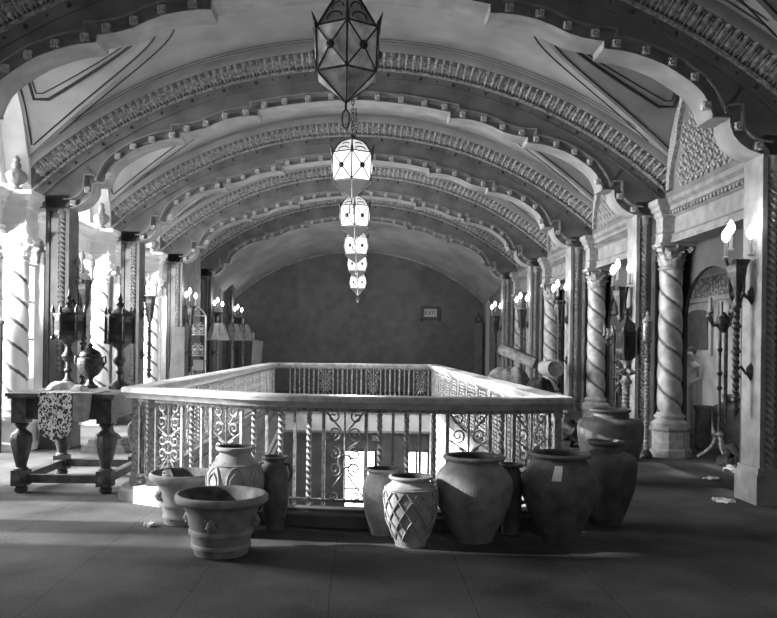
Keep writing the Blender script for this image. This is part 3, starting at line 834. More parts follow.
for z in (1.30,2.06):
    ar = MB()
    ar.tube([(0,0,z),(.05,0,z+.05),(.10,0,z-.02),(.155,0,z)], .016, 6); ar.lathe([(.004,-.09),(.04,-.04),(.045,.04),(.004,.09)],(.15,0,z),10); SC.append(('wall_arm', ar.mesh('wall_arm', BRONZE, 45)))
for i in range(3):
    a = radians([185,95,335][i]); r = .12
    ar = MB(); ar.tube([(0,0,2.36),(r*.7*cos(a),r*.7*sin(a),2.36),(r*cos(a),r*sin(a),2.42)], .012, 5); SC.append(('candle_arm', ar.mesh('candle_arm', BRONZE, 45)))
CND = MB().lathe([(.03,0),(.034,.02),(.018,.03),(.018,.17)], n=10).mesh('candle', CANDLE, 40)
BLB = MB().lathe([(.012,0),(.034,.03),(.043,.06),(.034,.10),(.016,.13),(.002,.15)], n=12).mesh('flame_bulb', BULB, 60)
BLBOFF = BLB.copy(); BLBOFF.materials[0] = mat('unlit_bulb', 150, .3)
def sconce(x, y, rz, label, dim=1, grp='wall sconces'):
    t = thing('wall_sconce', label, 'wall sconce', (x, y, 0), rz, grp)
    for nm, me in SC: new(nm, me, t)
    for i in range(3):
        a = radians([185,95,335][i]); r = .12; dz = [0,.10,.03][i]
        c = new('candle', CND, t, (r*cos(a), r*sin(a), 2.42+dz)); new('flame_bulb', BLB if dim else BLBOFF, c, (0,0,.17))
    if not dim: return
    l = bpy.data.lights.new('sconce_light','POINT'); l.energy = 7*dim; l.shadow_soft_size = .06
    o = bpy.data.objects.new('sconce_light', l); COL.objects.link(o); o.location = (x-(.0 if rz == 0 else -.0), y-.2, 2.80)
for k, y in enumerate(RY[1:]):
    sconce(XR-.155, y+.19, 0, f'bronze torch sconce with three flame bulbs on the {ordn[k]} right-hand pier')
sconce(XL+.155, RY[2]+.19, pi, 'unlit bronze torch sconce on the left pier beside the nearest spiral column', 0)
sconce(XL+.155, RY[3]+.19, pi, 'unlit bronze torch sconce on the second left pier, dark against bright light', 0)
sconce(XL+.155, RY[4]+.19, pi, 'bronze sconce with lit bulbs on the left pier above the leaning grey board')
sconce(XL+.155, RY[5]+.19, pi, 'bronze sconce with lit bulbs above the shaded floor lamps')
sconce(XL+.155, RY[5]+BAY+.19, pi, 'last left bronze sconce, lit beside the dark end wall')

# ================================================================== pots and jars in the foreground
def smooth_prof(P, k=4):
    out = []
    for i in range(len(P)-1):
        p0,p1,p2,p3 = P[max(i-1,0)],P[i],P[i+1],P[min(i+2,len(P)-1)]
        for j in range(k):
            t = j/k; out.append(tuple(.5*((2*p1[d])+(-p0[d]+p2[d])*t+(2*p0[d]-5*p1[d]+4*p2[d]-p3[d])*t*t+(-p0[d]+3*p1[d]-3*p2[d]+p3[d])*t**3) for d in (0,1)))
    out.append(P[-1]); return out
def pot(name, label, cat, loc, prof, inner, m, n=56, rmod=None, rz=0, group='earthenware pots round the stairwell'):
    """prof: outside from foot to lip, inner: from lip down inside"""
    t = thing(name, label, cat, loc, rz, group)
    MB().lathe(prof, n=n, rmod=rmod).build('body', m, t, 50) if False else None
    b = MB().lathe([(.001,.003)]+prof, n=n, cap=False, rmod=rmod); b.build('body', m, t, 50)
    q = MB().lathe(inner+[(.001, inner[-1][1])], n=n, cap=False); q.build('inside', EARTH, t, 50)
    return t
def planter_prof(R, h, rb):
    return [(rb*.98,.003),(rb,.02),(rb*1.02,.05),(rb*1.10,.055),(rb*1.11,.075),(rb*1.06,.085),(rb*1.13,.15),(rb*1.19,.155),(rb*1.20,.18),(rb*1.16,.19),
            (rb*1.32,h*.72),(R*.84,h*.82),(R*.86,h*.845),(R*.97,h*.86),(R,h*.90),(R,h*.955),(R*.975,h*.99),(R*.93,h)]
def planter(label, loc, R, h, rb, m, rz=0):
    t = pot('terracotta_planter', label, 'planter', loc, planter_prof(R,h,rb), [(R*.93,h),(R*.88,h*.985),(R*.80,h*.86),(rb*1.1,.25),(rb,.2)], m, rz=rz)
    for i in range(4):     # relief masks round the belly
        a = -pi/2-.12+i*pi/2; r = rb*1.27; c = Vector((r*cos(a), r*sin(a), h*.56))
        k = MB(); k.ball(c, .036, 10, 8, 1.35)
        er, et = Vector((cos(a),sin(a),0)), Vector((-sin(a),cos(a),0))
        for s in (-1,1):
            k.ball(c+er*.024+et*s*.014+Vector((0,0,.012)), .008, 6, 4); k.ball(c+et*s*.034+Vector((0,0,.03)), .016, 6, 4); k.ball(c+et*s*.034+Vector((0,0,-.02)), .013, 6, 4)
        k.ball(c+er*.032, .009, 6, 5, 1.6); k.ball(c+er*.026+Vector((0,0,-.025)), .010, 6, 4, .6)
        k.build('mask_relief', m, t, 50)
    return t
planter('wide terracotta planter with relief mask and ringed foot, nearest to the viewer', (-1.0,5.78,0), .335, .435, .195, TERRA)
pb = planter('terracotta planter with crumpled paper in it, behind the nearest planter at left', (-1.49,6.74,0), .285, .43, .155, TERRAL, .5)
def crumple(name, label, loc, r, m, seed, cat='paper scrap', flat=.6):
    rnd = random.Random(seed); b = MB().lathe([(max(r*sin(pi*j/7),.001), r*flat*(1-cos(pi*j/7))) for j in range(8)], n=11)
    b.v = [(x+rnd.uniform(-1,1)*r*.28, y+rnd.uniform(-1,1)*r*.28, max(0, z+rnd.uniform(-1,1)*r*.22)) for x,y,z in b.v]
    o = b.build(name, m, None, 20); o.location = loc
    return tag(o, label, cat)
crumple('crumpled_paper', 'crumpled white paper sticking out of the left planter', (-1.60,6.64,.37), .045, PAPER, 3, flat=1.0)

def jar_prof(R, h, rb, rm, zmax=.62, lip=.035):
    P = [(rb,.003),(rb*1.02,.02),(rb+(R-rb)*.42,h*.22),(rb+(R-rb)*.82,h*.42),(R,h*zmax),(R*.93,h*(zmax+.14)),(rm*1.12,h*.875),(rm*.98,h*.92)]
    P = smooth_prof(P, 5)
    return P+[(rm*1.0,h*.94),(rm+lip*.8,h*.955),(rm+lip,h*.975),(rm+lip*.8,h*.995),(rm+lip*.3,h)]
def jar(name, label, loc, R, h, rb, rm, m, zmax=.62, lip=.035, rmod=None, rz=0):
    return pot(name, label, 'jar', loc, jar_prof(R,h,rb,rm,zmax,lip), [(rm+lip*.3,h),(rm*.93,h*.985),(rm*.92,h*.92),(R*.85,h*.75),(R*.8,h*.5),(rb*.8,.12)], m, rmod=rmod, rz=rz)
def r_at(P, z):
    for (r0,z0),(r1,z1) in zip(P,P[1:]):
        if z0 <= z <= z1 and z1 > z0: return r0+(r1-r0)*(z-z0)/(z1-z0)
    return P[-1][0]
def surf(P, a, z, d=0): r = r_at(P,z)+d; return (r*cos(a), r*sin(a), z)
# tall patterned oil jar behind the planters
P = jar_prof(.222,.70,.13,.125,.60,.03)
t = jar('oil_jar', 'pale oil jar with leafy relief rings, standing between the two planters', (-1.0,6.37,0), .222,.70,.13,.125,TERRAL,.60,.03)
k = MB()
for i in range(7):
    a0 = 2*pi*i/7-.5
    k.tube([surf(P, a0+.30*cos(q*pi/10), .44+.11*sin(q*pi/10), .003) for q in range(20)], .009, 5, True)
    for s in (-1,1):
        k.tube([surf(P, a0+s*.20*sin(q*pi/8), .37+.14*q/8, .004) for q in range(9)], .008, 5)
for z in (.56,.30): k.tube([surf(P, 2*pi*q/40, z, .003) for q in range(40)], .008, 5, True)
k.build('leaf_relief', TERRAL, t, 50)
t = jar('slim_jar', 'slim dark jar with one rim handle, right of the leaf-patterned oil jar', (-.70,6.56,0), .125,.60,.075,.085,TERRAD,.60,.025)
P = jar_prof(.125,.60,.075,.085,.60,.025)
for s in (0,1):
    a = -.45+pi*s; er = Vector((cos(a),sin(a),0))
    MB().tube([er*r+Vector((0,0,z)) for r,z in ((.095,.54),(.135,.535),(.158,.49),(.155,.44),(.137,.40))], .013, 6).build('handle', TERRAD, t, 60)
# pale jar and lattice jar in the middle
jar('storage_jar', 'pale plain jar half hidden behind the diamond-lattice jar', (.18,6.43,0), .165,.53,.10,.115,TERRAL,.64,.03)
P = jar_prof(.205,.53,.115,.145,.70,.025)
t = jar('lattice_jar', 'jar covered in a raised diamond lattice, in front of the stairwell windows', (.385,6.08,0), .20,.53,.115,.145,TERRAL,.70,.025)
k = MB()
for i in range(12):
    a0 = 2*pi*i/12
    for s in (-1,1):
        k.tube([surf(P, a0+s*1.25*q/16, .06+.36*q/16, .002) for q in range(17)], .007, 5)
k.tube([surf(P, 2*pi*q/40, .435, .002) for q in range(40)], .008, 5, True)
k.build('lattice_relief', TERRAL, t, 50)
# the three big-bellied jars
jar('belly_jar', 'big round-bellied jar with wide rolled rim, immediately right of the lattice jar', (.885,6.26,0), .305,.665,.15,.20,TERRA,.64,.045)
jar('small_dark_jar', 'small dark jar tucked behind and between the two big bellied jars', (1.222,6.49,0), .09,.57,.07,.07,TERRAD,.62,.025)
t = jar('belly_jar', 'big dark-bellied jar with a pale paper label on its shoulder', (1.575,6.33,0), .298,.685,.15,.205,TERRAD,.62,.045)
P = jar_prof(.298,.685,.15,.205,.62,.045)
MB().grid([[surf(P, -2.02+.05*j+.02*i, .50+.036*i, .005) for j in range(6)] for i in range(4)]).build('paper_label', PAPER, t, 40)['label'] = 'torn pale paper label'
jar('necked_jar', 'dark necked jar at the right end of the row, in front of the biggest jar', (2.12,6.92,0), .262,.72,.14,.125,TERRAD,.66,.035)
jar('large_jar', 'biggest plain broad-shouldered jar standing farther back at the right', (2.85,9.15,0), .365,.83,.19,.19,TERRAD,.70,.04)
# jar lying half visible behind the big jar and litter on the carpet
crumple('paper_scrap', 'small torn white scrap lying on the carpet left of the planters', at(153,525,6.62)*Vector((1,1,0)) if False else Vector((-1.74,6.6,0.001)), .045, PAPER, 5, flat=.35)
crumple('paper_scrap', 'thin pale strip of litter on the carpet before the right pier', Vector((3.62,8.0,0.001)), .10, PAPER, 9, flat=.10)
crumple('paper_scrap', 'small pale litter on the dark carpet in front of the candelabrum', Vector((4.10,9.35,0.001)), .09, PAPER, 12, flat=.10)
crumple('cloth_bundle', 'dark bundle heaped on the floor behind the biggest jar', Vector((3.25,12.3,0.001)), .20, CLOTHD, 21, 'bundle', .95)

# ================================================================== carved table at the left
tb = thing('carved_table', 'dark carved oak table with turned legs left of the balustrade', 'table', (-2.99,8.6,0))
TX, TY, TZ = .545, .68, 1.0
MB().box(-TX,TX,-TY,TY,TZ-.035,TZ).box(-TX+.02,TX-.02,-TY+.02,TY-.02,TZ-.055,TZ-.035).build('table_top', WOOD, tb)
ap = MB()
for y in (-TY+.07, TY-.11): ap.box(-TX+.10,TX-.10,y,y+.04,TZ-.26,TZ-.055)
for x in (-TX+.07, TX-.11): ap.box(x,x+.04,-TY+.10,TY-.10,TZ-.26,TZ-.055)
ap.build('apron', WOOD, tb)
lg = MB().box(-.075,.075,-.075,.075,TZ-.30,TZ-.055)
lg.lathe([(.05,.70),(.075,.685),(.055,.665),(.04,.64),(.06,.62),(.10,.585),(.108,.53),(.095,.45),(.07,.34),(.055,.28),(.05,.255),(.07,.24),(.07,.225)], n=20, rmod=lambda a,z: 1+(.05*cos(8*a) if .3 < z < .6 else 0))
lg.box(-.075,.075,-.075,.075,.07,.225); lg.lathe([(.05,.0),(.065,.02),(.065,.05),(.045,.07)], n=16)
lg.lathe([(.045,-.006),(.045,.006),(.02,.012)], n=12) if False else None
LEG = lg.mesh('leg', WOOD, 40)
for x in (-TX+.12, TX-.12):
    for y in (-TY+.13, TY-.13): 
        l = new('leg', LEG, tb, (x,y,0))
        d = MB().lathe([(.045,-.004),(.045,.01),(.02,.018)], n=14).xf(Matrix.Rotation(pi/2,4,'X')); d.build('carved_boss', WOOD, l).location = (0,-.075,.148)
for y in (-TY+.13, TY-.13): MB().box(-TX+.195,TX-.195,y-.04,y+.04,.10,.18).build('stretcher', WOOD, tb)
for x in (-TX+.12, TX-.12): MB().box(x-.04,x+.04,-TY+.205,TY-.205,.10,.18).build('stretcher', WOOD, tb)
# runner of brocade hanging over the front edge
yf = 8.6-TY-.014
def hang(name, label, x0, x1, zl, pts, m, cat):
    mb = MB(); poly = [(x0,TZ+.006)]+pts+[(x1,TZ+.006)]
    mb.prism(poly, lambda u,v,d:(u,d,v), yf-.006, yf)
    mb.box(x0,x1,yf-.004,yf+.55,TZ+.002,TZ+.010)
    return tag(mb.build(name, m, None, 0), label, cat)
hang('table_runner', 'black and white brocade runner with pointed end hanging over the table front', -3.19,-2.86,.5,[(-3.19,.66),(-3.14,.58),(-3.08,.56),(-3.025,.50),(-2.97,.56),(-2.91,.58),(-2.86,.66)],LACE,'table runner')
hang('table_cloth', 'plain grey cloth corner hanging beside the brocade runner', -2.85,-2.66,.7,[(-2.85,.74),(-2.76,.72),(-2.69,.74)],CLOTHG,'cloth')
def drape_heap(name, label, loc, sx, sy, h, m, seed, cat):
    rnd = random.Random(seed); rows = []
    ph = [rnd.uniform(0,6) for _ in range(6)]
    for i in range(13):
        r = i/12; row = []
        for j in range(36):
            a = 2*pi*j/36; fold = 1+.10*sin(5*a+ph[0]+3*r)+.07*sin(9*a+ph[1])
            z = h*max(0,(1-r**3.6))*(1+r*(.10*sin(3*a+ph[2]+4*r)+.06*sin(8*a+ph[3])))
            row.append((sx*r*(1+r*(fold-1))*cos(a), sy*r*(1+r*(fold-1))*sin(a), max(0,z)))
        rows.append(row)
    mb = MB().grid(rows, True); mb.f.append(tuple(range(12*36,13*36)))
    o = mb.build(name, m, None, 50); o.location = loc
    return tag(o, label, cat)
drape_heap('lace_cloth', 'crumpled pale lace cloth lying on the table behind the runner', (-3.19,8.52,TZ+.011), .15,.17,.085, CLOTHL, 4, 'cloth')
drape_heap('lace_cloth', 'small pale cloth gathered by the lantern foot at the right of the table', (-2.93,8.32,TZ+.011), .09,.09,.06, CLOTHL, 6, 'cloth')
# two lantern heads on stems
def stem_lantern(label, loc, rx, zb_, zt_, rz, square):
    t = thing('stem_lantern', label, 'lantern', loc, rz, 'lanterns on the table')
    MB().lathe([(.13,0),(.13,.03),(.10,.05),(.06,.08),(.035,.11)], n=8).build('foot', BRONZE, t)
    s = MB().lathe([(.035,.10),(.025,.16),(.05,.19),(.025,.22),(.028,zb_-.22),(.06,zb_-.19),(.075,zb_-.15),(.04,zb_-.10),(.03,zb_-.05),(.05,zb_-.01)], n=12); s.build('stem', BRONZE, t, 40)
    n = 6; b = MB()
    b.lathe([(.05,zb_-.02),(rx*.75,zb_+.03),(rx*.95,zb_+.07),(rx,zb_+.10),(rx*.98,zt_-.06),(rx*1.06,zt_-.03),(rx*.95,zt_),(rx*.7,zt_+.03),(rx*.3,zt_+.06),(.03,zt_+.09)], n=n)
    for i in range(n):
        a = 2*pi*i/n; c_, s_ = cos(a), sin(a)
        b.tube([(rx*1.02*c_,rx*1.02*s_,zb_+.06),(rx*1.04*c_,rx*1.04*s_,zt_-.02)], .014, 6)
        b.lathe([(.018,0),(.022,.03),(.003,.09)], (rx*1.02*c_,rx*1.02*s_,zt_), 6); b.ball((rx*1.02*c_,rx*1.02*s_,zb_+.05), .024, 6, 5)
    b.build('lantern_head', BRONZE, t, 40)
    w = MB()
    for i in range(n):
        a = 2*pi*(i+.5)/n; r0 = rx*.872; er, et = Vector((cos(a),sin(a),0)), Vector((-sin(a),cos(a),0)); hw = rx*.36
        w.add([er*r0+et*u*hw+Vector((0,0,z)) for u,z in ((-1,zb_+.13),(1,zb_+.13),(1,zt_-.09),(-1,zt_-.09))], [(0,1,2,3)])
    w.build('pane', SMOKY, t, 0)
    f = MB().lathe([(.03,zt_+.08),(.05,zt_+.11),(.02,zt_+.14),(.035,zt_+.17),(.015,zt_+.20),(.004,zt_+.26)], n=10); f.build('finial', BRONZE, t, 40)
    return t
sl = stem_lantern('dark bronze lantern on a thin stem, left one on the carved table', (-3.27,8.92,TZ+.012), .165, .50, .83, .3, True)
stem_lantern('dark bronze lantern on a turned stem, right one on the carved table beside the railing', (-2.70,8.92,TZ+.001), .155, .47, .83, 0, False)
u = thing('table_urn', 'dark bronze lidded urn standing between the two table lanterns', 'urn', (-2.985,8.80,TZ+.012))
MB().lathe([(.085,0),(.085,.025),(.05,.05),(.03,.09),(.035,.11),(.09,.15),(.135,.22),(.145,.28),(.135,.33),(.11,.345)], n=24, rmod=lambda a,z: 1+.03*cos(8*a)).build('bowl', BRONZE, u, 45)
lid = MB().lathe([(.115,.345),(.12,.36),(.10,.40),(.05,.43),(.02,.45),(.03,.47),(.004,.50)], n=20)
for s in (-1,1): lid.tube([(s*.12,0,.33),(s*.165,0,.35),(s*.17,0,.29),(s*.135,0,.24)], .012, 6)
lid.build('lid', BRONZE, u, 45)
bd = thing('tall_board', 'tall dark upright board at the far left edge beside the nearest column', 'board', (-5.13,10.9,0))
MB().box(-.22,.22,-.03,.03,.002,1.75).build('panel', mat('board_dark',64,.8), bd); MB().box(-.24,.24,-.045,.045,1.75,1.80).build('cap', WOOD, bd)
fb = thing('stand_base', 'dark stepped stand base on the floor behind the carved table', 'stand', (-3.55,11.3,0))
MB().frustum((0,0),.002,.09,.62,.58).frustum((0,0),.09,.17,.48,.44).build('stepped_plinth', WOOD, fb)
MB().lathe([(.17,.17),(.13,.22),(.06,.27),(.05,.36),(.11,.42),(.12,.50),(.07,.55),(.03,.60)], n=14).build('stem', BRONZE, fb)

# ================================================================== far left group
o = MB().prism([(-.20,0),(.20,0),(.17,1.9),(-.09,1.9)], lambda u,v,d:(u,d,v), -.02, .02).build('leaning_board', mat('board_dim',92,.85,var=.12))
o.location = (-4.16,17.9,.01); o.rotation_euler = (radians(-3),0,radians(0)); tag(o, 'plain grey tapering board leaning against the left pier', 'board')
gs = thing('iron_screen', 'tall openwork wrought iron screen between the grey board and floor lamps', 'screen', (-3.93,19.15,0))
g = MB()
for x in (-.18,.18): g.twist(.025,.02,2.2,12,4,150,c=(x,0))
for z in (.06,.75,1.25,1.75,2.2): g.box(-.18,.18,-.012,.012,z-.015,z+.015)
SCI = mat('screen_iron',225,.5,.1,var=.15); g.build('frame', SCI, gs, 40)
for z in (.9,1.4,1.9):
    g = MB()
    for s in (-1,1):
        g.tube([(s*p[0]*1.0, 0, p[2]) for p in spiral(.085,z+.06,.075,pi/2,1.3,1)], .012, 5); g.tube([(s*p[0],0,p[2]) for p in spiral(.085,z-.08,.07,-pi/2,1.3,-1)], .012, 5)
    g.tube([(0,0,z-.16),(0,0,z+.15)], .01, 5); g.tube([(-.16,0,z-.01),(.16,0,z-.01)], .01, 5)
    g.build('scroll', SCI, gs, 40)
g = MB(); g.tube([(-.18,0,2.2),(-.10,0,2.32),(0,0,2.42),(.10,0,2.32),(.18,0,2.2)], .014, 5)
g.build('crest', SCI, gs, 40); MB().box(-.2,-.14,-.18,.18,.002,.04).box(.14,.2,-.18,.18,.002,.04).build('feet', IRON, gs)
ob = thing('small_chest', 'small pale box standing on a stand at the foot of the iron screen', 'box', (-3.80,18.7,0))
MB().box(-.11,.11,-.11,.11,.92,1.12).box(-.12,.12,-.12,.12,1.12,1.15).build('box', MATS['board_dim'], ob)
lgm = MB()
for x in (-.1,.1):
    for y in (-.1,.1): lgm.box(x-.015,x+.015,y-.015,y+.015,0.002,.92)
lgm.box(-.11,.11,-.11,.11,.40,.43); lgm.build('stand', WOOD, ob)
def floor_lamp(label, x, y, light):
    t = thing('floor_lamp', label, 'floor lamp', (x,y,0), 0, 'shaded floor lamps at the far left')
    MB().lathe([(.17,0.002),(.17,.03),(.12,.06),(.05,.09),(.03,.14)], n=20).build('base', BRONZE, t)
    p = MB().twist(.032,.14,1.66,11,4,180,lobes=2,amp=.3); p.build('pole', IRONL, t, 45)
    n = 8; ri, ro = .155, .29
    s = MB().lathe([(ro,1.62),(ro+.005,1.64),(ri+.005,2.02),(ri,2.04)], n=n, a0=pi/8, cap=False); s.build('lamp_shade', mat('shade_light',150,.8,var=.1) if light else SHADE, t, 0)
    r = MB()
    for i in range(n):
        a = pi/8+2*pi*i/n; r.tube([(ro*cos(a),ro*sin(a),1.62),(ri*cos(a),ri*sin(a),2.04)], .009, 4)
    r.build('shade_ribs', IRON, t); MB().lathe([(.012,1.66),(.012,2.06),(.03,2.09),(.02,2.13),(.03,2.16),(.004,2.22)], n=10).build('finial', IRONL, t, 40)
    return t
floor_lamp('floor lamp with pale octagonal shade, leftmost of the three', -3.53,19.55, True)
floor_lamp('floor lamp with dark octagonal shade, middle of the three', -3.27,20.15, False)
floor_lamp('floor lamp with octagonal shade, rightmost of the three', -3.09,20.72, False)
pn = thing('screen_panel', 'narrow tilted panel with knobbed post right of the floor lamps', 'panel', (-2.72,20.6,0), .2)
MB().prism([(-.17,0.01),(.05,0.01),(.17,1.62),(-.10,1.66)], lambda u,v,d:(u,d,v), -.02,.02).build('panel', BOARD, pn)
MB().lathe([(.025,.01),(.025,1.66),(.04,1.70),(.02,1.74),(.035,1.80),(.004,1.86)],(-.08,.05,0),10).build('post', IRONL, pn, 40)

# ================================================================== far end
fs = thing('framed_sign', 'small dark-framed lit sign on the dark end wall', 'sign', (0,0,0))
c = at(430.5,313,YEND-.06)
MB().cbox(c+Vector((0,.02,0)),.66,.05,.46).build('frame', IRON, fs)
for dx in (-.30,.30): MB().ball(c+Vector((dx,0,-.22)),.05,8,6).build('corner_boss', IRON, fs)
MB().cbox(c+Vector((0,-.02,0)),.42,.04,.26).build('sign_face', SIGNLT, fs); text('EXIT', c+Vector((0,-.045,0)), .20, LINE, fs)
dp = thing('upright_panel', 'tall pale narrow panel with dark crest standing at the right of the end wall', 'panel', (3.88,26.7,0))
MB().box(-.13,.13,-.04,.04,.002,2.35).build('panel', mat('panel_pale',104,.8,var=.1), dp)
cr = MB().box(-.13,.13,-.04,.04,2.35,2.42); cr.tube(arc(0,2.48,.09,0,2*pi,16), .025, 5, False); cr.lathe([(.03,2.55),(.04,2.60),(.01,2.72)], n=8); cr.build('crest', IRON, dp, 40)

# ================================================================== rugs and bundles at the right
def carpet_roll(label, loc, length, r, rot):
    t = thing('carpet_roll', label, 'rolled carpet', loc); t.rotation_euler = rot
    rows = []; n = 90
    turns = 4.2; prof = [(r*(.12+.88*i/n)*cos(2*pi*turns*i/n), r*(.12+.88*i/n)*sin(2*pi*turns*i/n)) for i in range(n+1)]
    inn = [(p[0]*(1-.12), p[1]*(1-.12)) for p in prof]
    mb = MB(); mb.grid([[(p[0],-length/2,p[1]) for p in prof],[(p[0],length/2,p[1]) for p in prof]])
    ends = MB()
    for y in (-length/2, length/2):
        mb.grid([[(p[0],y,p[1]) for p in prof],[(p[0]*q_,y+(.004 if y < 0 else -.004),p[1]*q_) for p,q_ in zip(prof, [max(.02,(sqrt(a_*a_+b_*b_)-.145*r)/sqrt(a_*a_+b_*b_)) for a_,b_ in prof])]])
    mb.v += []; o2 = len(mb.v); mb.v += ends.v; mb.f += [tuple(i+o2 for i in f) for f in ends.f]
    mb.build('rolled_carpet', CLOTHG, t, 40)
    e = MB().lathe([(r*.80,-length/2+.03),(r*.80,length/2-.03)], n=24).xf(Matrix.Rotation(pi/2,4,'X')); e.build('core', CLOTHD, t, 30)
    return t
drape_heap('covered_bundle', 'pale dust-sheeted mound behind the right railing under the slanting roll', (3.08,16.7,0.002), .68,.5,1.10, CLOTHG, 31, 'bundle')
drape_heap('dark_bundle', 'dark cloth-covered mound below the spiral end of the carpet roll', (3.32,14.9,0.002), .40,.36,.95, CLOTHD, 33, 'bundle')
carpet_roll('carpet roll with its spiral end facing, resting on the dark mound', (3.50,14.85,1.15), .6, .17, (0,0,.08))
carpet_roll('slanting carpet roll lying across the pale dust-sheeted mound', (3.18,16.35,1.36), .8, .13, (radians(22),radians(0),radians(62)))
# big processional lantern on twisted stand
t = thing('standing_lantern', 'tall standing lantern with star collar and twisted shaft before the second right pier', 'lantern', (3.62,10.95,0))
MB().lathe([(.19,.002),(.19,.05),(.13,.09),(.06,.13),(.05,.20)], n=8).build('foot', BRONZE, t)
s = MB().twist(.045,.2,1.05,5,4,110,lobes=3,amp=.25); s.lathe([(.05,1.03),(.09,1.07),(.05,1.11),(.03,1.28),(.06,1.32),(.10,1.36)], n=12); s.build('twisted_shaft', IRONL, t, 45)
k = MB()
for i in range(8):
    a = 2*pi*i/8; k.add([(.05*cos(a-.4),.05*sin(a-.4),1.20),(.05*cos(a+.4),.05*sin(a+.4),1.20),(.19*cos(a),.19*sin(a),1.20),(.0,0,1.27),(0,0,1.13)],[(0,2,3),(1,2,3),(0,2,4),(1,2,4)])
k.build('star_collar', IRONL, t, 0)
b = MB().lathe([(.06,1.34),(.14,1.42),(.165,1.50),(.16,1.72),(.18,1.75),(.15,1.78),(.12,1.86),(.05,1.92),(.03,1.97),(.045,2.0),(.006,2.08)], n=6)
for i in range(6):
    a = 2*pi*i/6; b.tube([(.172*cos(a),.172*sin(a),1.44),(.172*cos(a),.172*sin(a),1.76)], .014, 6); b.lathe([(.02,0),(.024,.03),(.003,.08)],(.18*cos(a),.18*sin(a),1.75),6)
b.build('lantern_head', BRONZE, t, 40); w = MB()
for i in range(6):
    a = 2*pi*(i+.5)/6; er, et = Vector((cos(a),sin(a),0)), Vector((-sin(a),cos(a),0))
    w.add([er*.146+et*u*.055+Vector((0,0,z)) for u,z in ((-1,1.52),(1,1.52),(1,1.70),(-1,1.70))],[(0,1,2,3)])
w.build('pane', SMOKY, t, 0)
t = thing('torchere', 'slender twisted torchere with cylindrical cap, left of the nearest right column', 'torchere', (3.97,11.13,0))
MB().lathe([(.09,.002),(.09,.04),(.07,.08),(.03,.12)], n=10).build('foot', BRONZE, t)
MB().twist(.03,.12,1.62,14,4,200,lobes=2,amp=.3).build('twisted_pole', IRONL, t, 45)
MB().lathe([(.03,1.60),(.075,1.63),(.065,1.65),(.062,1.88),(.08,1.90),(.05,1.94),(.02,1.98),(.03,2.01),(.004,2.06)], n=12).build('cap', IRONL, t, 40)

def candelabrum(label, loc, rz=0):
    t = thing('candelabrum', label, 'candelabrum', loc, rz, 'tall iron candelabra')
    b = MB()
    for i in range(3):
        a = 2*pi*i/3+.5; b.tube([(.02*cos(a),.02*sin(a),.30),(.07*cos(a),.07*sin(a),.16),(.15*cos(a),.15*sin(a),.08),(.22*cos(a),.22*sin(a),.02)], [.02,.025,.022,.03], 7)
    b.lathe([(.03,.26),(.055,.30),(.03,.34)], n=10); b.build('tripod_foot', IRONL, t, 45)
    s = MB().tube([(0,0,.28),(0,0,1.58)], .018, 8); s.tube([(.07,0,.45),(.07,0,1.55)], .022, 8); s.box(0,.07,-.008,.008,.47,.49)
    for z in (.55,.85,1.02,1.3): s.lathe([(.018,-.03),(.036,0),(.018,.03)],(0,0,z),10)
    s.build('shaft', IRON, t, 45)
    c = MB().lathe([(.02,1.50),(.06,1.55),(.09,1.62),(.06,1.70),(.03,1.74)],(.03,0,0),10)
    for i in range(9):
        a = 2*pi*i/9; r = .15+.03*(i % 2)
        c.tube([(.03+.03*cos(a),.03*sin(a),1.60),(.03+r*.7*cos(a),r*.7*sin(a),1.58),(.03+r*cos(a),r*sin(a),1.66+.05*(i%2))], .013, 5)
        c.lathe([(.012,-.02),(.034,0),(.034,.012),(.014,.02)],(.03+r*cos(a),r*sin(a),1.68+.05*(i%2)),8)
    c.build('arms', BRONZE, t, 45)
    for i in range(9):
        a = 2*pi*i/9; r = .15+.03*(i % 2); new('candle', CND, t, (.03+r*cos(a), r*sin(a), 1.69+.05*(i % 2)))
    return t
candelabrum('tall iron candelabrum with a crown of candles in the nearest right archway', (4.93,11.02,0)).scale = (1.2,1.2,1.17)
candelabrum('tall iron candelabrum standing behind the second right column', (4.21,13.35,0), .6)
# mirror in the passage
t = thing('framed_mirror', 'dark arched-top mirror in a pale frame on the passage wall', 'mirror', (6.36,15.15,0))
def shaped(mb, hw, z0, z1, x0, x1):
    poly = [(-hw,z0),(hw,z0),(hw,z1-.10)]+[(hw*cos(pi*i/10)*.98, z1-.10+.10*sin(pi*i/10)) for i in range(1,10)]+[(-hw,z1-.10)]
    mb.prism(poly, lambda u,v,d:(d,u,v), x0, x1)
m1 = MB(); shaped(m1, .58,1.42,2.40,-.01,.03); m1.build('frame', STONE, t, 0)
m2 = MB(); shaped(m2, .46,1.52,2.28,-.03,-.012); m2.build('glass', CANVAS, t, 0)
